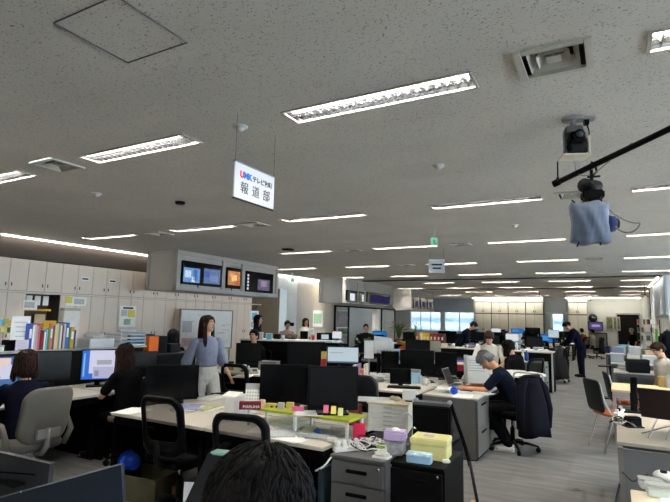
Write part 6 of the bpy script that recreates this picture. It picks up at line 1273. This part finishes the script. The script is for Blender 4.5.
for i in range(3): part('plug', MB().box((-0.1+0.09*i, 0, 0.042), (0.035, 0.03, 0.035), [white, black, white][i], bev=0.004), t)
for i, m in enumerate([black, white, black, grey]):
    q = PZ(618+i*3, 424+i, 0.725); cable('laptop_cable', 'tangled cables beside the white power strip on the beige desk', [q+Vector((0.07*math.cos(a+i), 0.14*math.sin(a*1.3), 0.01+0.04*abs(math.sin(a)))) for a in [j*0.9 for j in range(9)]], 0.005, m, group='cables on the beige desk')
cable('floor_cable', 'dark blue cable hanging by the grey desk panel to the floor', [(-0.02, 4.44, 0.45), (-0.08, 4.3, 0.25), (-0.10, 4.3, 0.02), (-0.02, 4.1, 0.01), (0.04, 3.9, 0.01)], 0.008, mat('cable_navy', (30, 36, 54), .5))
for px, py, w_, d_, h_, m, lb in [(645, 484, .14, .1, .05, paper, 'white boxes stacked on the cream topped desk'), (655, 492, .16, .1, .06, mat('pale_mint', (206, 216, 206), .6), 'pale box at the right on the cream topped desk')]:
    boxy('paper_box', lb, 'box', PZ(px+6, py+4, 0.72), (w_*.8, d_*.8, h_), m, 0.1, lid=lightgrey, lidh=.2)
t = thing('tape_dispenser', 'white round device with a dark centre on the cream topped desk', 'device', PZ(664, 482, 0.72), 0); part('body', MB().ell((0, 0, .03), (.055, .045, .035), white), t); part('centre', MB().cyl((0, -.02, .055), (0, -.02, .068), .018, dark), t)
cable('thin_cable', 'thin black cable on the cream topped desk', [PZ(x, y, 0.725) for x, y in ((622, 472), (630, 480), (634, 482), (640, 477), (648, 474))], 0.003)
papers('white sheets at the right of the cream topped desk', PZ(690, 505, .721), 0.2, n=3)
# pipe chair with orange seat
def pipe_chair(label):
    t = thing('stacking_chair', label, 'chair'); tb = mat('pale_steel', (190, 190, 184), .35, .3)
    for s in (-1, 1):
        part('leg', MB().tube([(s*.2, .18, 0), (s*.19, .12, .42), (s*.19, -.15, .44)], .011, tb), t); part('leg', MB().tube([(s*.2, -.26, 0), (s*.19, -.12, .42), (s*.19, -.22, .62), (s*.18, -.27, .85)], .011, tb), t)
    sm = MB(); sm.loft([[Vector((x*k, y*k+0.0, z)) for x, y in rrect(.42, .42, .08)] for z, k in ((.435, .9), (.445, 1), (.46, 1), (.468, .92))], orange if False else mat('seat_orange', (196, 104, 50), .7)); part('seat', sm, t)
    bm_ = MB(); rg = []
    for o_, k in ((-.014, .94), (-.01, 1), (.01, 1), (.014, .94)):
        rg.append([Vector((x*k, -.235-.07*((y*k+.2)/.4)+o_+.25*x*x, .68+y*k)) for x, y in rrect(.42, .40, .07)])
    bm_.loft(rg, mat('back_darkgreen', (26, 36, 36), .6)); part('backrest', bm_, t); return t
make('pipe', pipe_chair, 'dark-backed steel chair with an orange seat at the beige table, nearer one', (-0.06, 7.62, 0), R_(-62)); make('pipe', pipe_chair, 'dark-backed steel chair with an orange seat, behind the nearer one', (0.12, 8.75, 0), R_(-80))
desk(1.1, 0.95, 'pale wooden table at the right beyond the beige desk', (0.46, 8.35), 0, H=0.72, top=mat('pale_ply', (228, 210, 166), .5, var=.04), side=lightgrey, panel=False, legs=True)
desk(1.3, 0.8, 'second pale wooden table at the right edge', (1.7, 8.35), 0, H=0.72, top=MATS['pale_ply'], side=lightgrey, panel=False)
boxy('cardboard_screen', 'long beige cardboard box on the pale wooden tables', 'box', (0.95, 8.75, 0.72), (0.9, 0.25, 0.14), mat('carton_beige', (186, 160, 112), .8), 0.0)
single('marker', MB().cyl((-0.1, 0, 0.012), (0.1, 0, 0.012), 0.012, mat('rod_brown', (120, 90, 80), .6)), 'brown rolled tube lying on the pale wooden table', 'tube', (0.5, 8.0, 0.72), 0.1)
desk(1.7, 0.8, 'white topped desk at the right in the middle distance with the black box', (0.78, 11.2), 0, H=0.72, side=midgrey)
q = PZ(634, 372, .72); boxy('black_box', 'black storage box on the white topped desk at the right', 'box', (0.32, 10.95, .72), (0.34, 0.3, 0.24), black, 0.15, lid=dark, lidh=.2)
desk(1.7, 0.8, 'desk at the right holding stacked white boxes', (0.72, 13.6), 0, H=0.72, side=midgrey)
for i, (x, y, z, s, m, lb) in enumerate([(0.0, 13.5, .72, (.26, .3, .22), mat('carton_grey', (160, 164, 166), .7), 'grey-white carton at the left end of the right desk, lower'), (0.32, 13.5, .72, (.26, .3, .22), mat('carton_c', (216, 206, 186), .7), 'cream carton in the middle of the right desk'), (0.62, 13.5, .72, (.3, .3, .2), papergrey, 'grey-white carton on the right desk'), (0.0, 13.5, .94, (.24, .28, .14), mat('box_bluegrey', (120, 126, 150), .6), 'blue-grey box on top of the grey-white carton at the left end'), (0.33, 13.5, .94, (.24, .24, .16), lightgrey, 'light grey box on top of the cream carton'), (0.64, 13.5, .92, (.22, .22, .1), mat('box_tan', (190, 160, 120), .7), 'tan box on top of the grey-white carton')]):
    boxy('carton', lb, 'box', (x, y, z), s, m, 0.05*i, lid=lightgrey if i % 2 else paper, lidh=.12)
q = PZ(608, 370, 0); t = thing('side_stand', 'small black T-shaped stand table by the aisle on the right', 'table', (-0.2, 12.6, 0)); part('top', MB().box((0, 0, .68), (.34, .3, .02), black, bev=.004), t); part('column', MB().cyl((0.06, 0, 0.02), (0.06, 0, .67), .025, black), t); part('foot', MB().box((0.02, 0, 0.012), (.26, .3, .024), black, bev=.004), t)
desk(1.6, 0.8, 'farther desk at the right below the framed pictures', (0.5, 17.5), 0, H=0.72, side=midgrey)
for i in range(4): boxy('equipment_box', '%s equipment box on the farther right desk' % ['leftmost dark blue', 'pale', 'green-grey', 'rightmost dark'][i], 'box', (-0.15+0.36*i, 17.5, .72), (.3, .3, .2+.06*(i % 2)), [mat('eq_blue', (44, 48, 92), .5), lightgrey, mat('eq_green', (120, 140, 124), .6), dark][i], .1*i, lid=[dark, cyan, paper, grey][i], lidh=.2)
# rack with pink and green things, hanging coat
t = thing('display_rack', 'tall wire rack hung with pink flowers and cards at the right wall', 'rack', (0.72, 14.9, 0))
for s in (-1, 1): part('post', MB().cyl((s*.24, 0, 0), (s*.24, 0, 1.72), .012, dark), t)
for z_ in (.5, 1.0, 1.2, 1.4, 1.6): part('shelf', MB().box((0, 0, z_), (.48, .2, .012), mat('rack_yellow', (190, 180, 110), .6)), t)
r = random.Random(5)
for i in range(26):
    x_, z_ = r.uniform(-.24, .24), r.choice([1.0, 1.2, 1.4, 1.6])+.065; m = r.choice([mat('pinkish', (190, 134, 138), .6), mat('dull_red', (140, 60, 62), .6), paper, mat('dull_green', (84, 112, 80), .6), mat('pale_pink', (226, 190, 182), .7), dark])
    o = single('hanging_card', MB().box((0, 0, 0), (r.uniform(.03, .05), .01, 0.118), m, rz=r.uniform(-.5, .5)), 'small coloured card or flower hung on the tall wire rack', 'card', (0.72+x_, 14.78+r.uniform(-.02, .02), z_), 0, 'cards on the tall wire rack')
t = thing('green_pole', 'green upright strip beside the hanging dark coat', 'pole', (0.86, 14.5, 0)); part('strip', MB().box((0, 0, .75), (.05, .03, 1.5), mat('strip_green', (90, 150, 60), .6)), t); part('base', MB().box((0, 0, .015), (.2, .2, .03), dark), t)
t = thing('coat_stand', 'coat stand by the right wall', 'coat stand', (1.08, 14.6, 0)); part('pole', MB().cyl((0, 0, 0), (0, 0, 1.5), .015, dark), t); part('foot', MB().cyl((0, 0, 0), (0, 0, .03), .16, dark), t)
jacket('long dark navy coat hanging on the coat stand by the right wall', (1.08, 14.6, 0), 0.1, mat('jacket_navy', (24, 28, 42), .9), h=1.0, w_=0.36, z0=0.42)
# far wall right part: clock, screen, pictures, doorway
t = thing('wall_clock', 'round black wall clock with pale hands at the far end', 'clock', (-1.06, 30.97, 1.88)); 
part('body', MB().cyl((0, 0, 0), (0, -.05, 0), .22, black, n=28), t); part('face', MB().cyl((0, -.05, 0), (0, -.055, 0), .19, mat('clock_face', (46, 60, 58), .5), n=28), t)
part('hand', MB().box((.04, -.06, .03), (.12, .004, .02), white, rz=0), t); part('hand', MB().box((-.02, -.06, .06), (.02, .004, .14), white), t)
t = thing('wall_monitor', 'wall screen with a purple picture below the round clock', 'screen', (-0.95, 30.9, 1.45)); part('bezel', MB().box((0, 0, 0), (.72, .06, .48), black), t); part('screen', MB().box((0, -.032, 0), (.66, .004, .42), glow('v_purple', (84, 70, 120), .8)).box((.02, -.036, .02), (.4, .004, .12), glow('v_lav', (170, 160, 210), .9)), t)
t = thing('equipment_rack', 'tall grey-black equipment rack below the purple wall screen', 'rack', (-0.75, 30.6, 0)); part('case', MB().box((0, 0, .55), (.7, .5, 1.1), dark), t); part('front', MB().box((0, -.26, .55), (.6, .02, 1.0), grey), t)
for i in range(2):
    t = thing('framed_picture', '%s framed print right of the purple wall screen' % ['left', 'right'][i], 'picture', (-0.27+0.34*i, 30.96, 1.60)); part('frame', MB().box((0, 0, 0), (.32, .03, .74), mat('frame_grey', (168, 164, 156), .5)), t); part('print', MB().box((0, -.017, 0.02), (.25, .004, .56), mat('pic_green', (110, 118, 84), .7, var=.6, scale=9)), t)
door = MB().box((0, 0, 1.05), (1.0, .03, 2.1), mat('door_dark', (12, 12, 14), .9)); o = link('door_1', door.mesh('door_1')); o.location = (0.60, 30.97, 0); o['kind'] = 'structure'
fr = MB().box((-.53, 0, 1.07), (.06, .06, 2.14), lightgrey).box((.53, 0, 1.07), (.06, .06, 2.14), lightgrey).box((0, 0, 2.14), (1.12, .06, .06), lightgrey); o = link('trim_7', fr.mesh('trim_7')); o.location = (0.60, 30.95, 0); o['kind'] = 'structure'
t = thing('ceiling_fan_sensor', 'small forked dark device on the ceiling near the right wall', 'sensor', (0.95, 20.5, CEIL-0.35)); part('arm', MB().cyl((0, 0, .35), (0, 0, 0), .015, dark), t); part('fork', MB().cyl((0, 0, 0), (.1, 0, .1), .012, dark).cyl((0, 0, 0), (-.12, 0, .04), .012, dark).cyl((0, 0, 0), (.1, 0, -.08), .012, dark), t)
for i, x_ in enumerate((-3.9, -2.6, -1.9, -1.2)):
    t = thing('pendant_lamp', 'thin white pendant hanging low over the far desks, %s' % ['leftmost', 'second from the left', 'second from the right', 'rightmost'][i], 'pendant', (x_-0.4+0.2*i, 21+i*2.2, CEIL)); part('cord', MB().cyl((0, 0, 0), (0, 0, -.06), .01, grey), t); part('tube', MB().cyl((0, 0, -.06), (0, 0, -.3), .022, lightgrey), t)
t = thing('floor_outlet', 'small pale floor outlet lid in the carpet, bottom right', 'outlet', PZ(577, 490, 0.0), .3); part('plate', MB().box((0, 0, .004), (.1, .05, .008), lightgrey, bev=.002), t); part('slot', MB().box((0, 0, .009), (.05, .02, .003), dark), t)
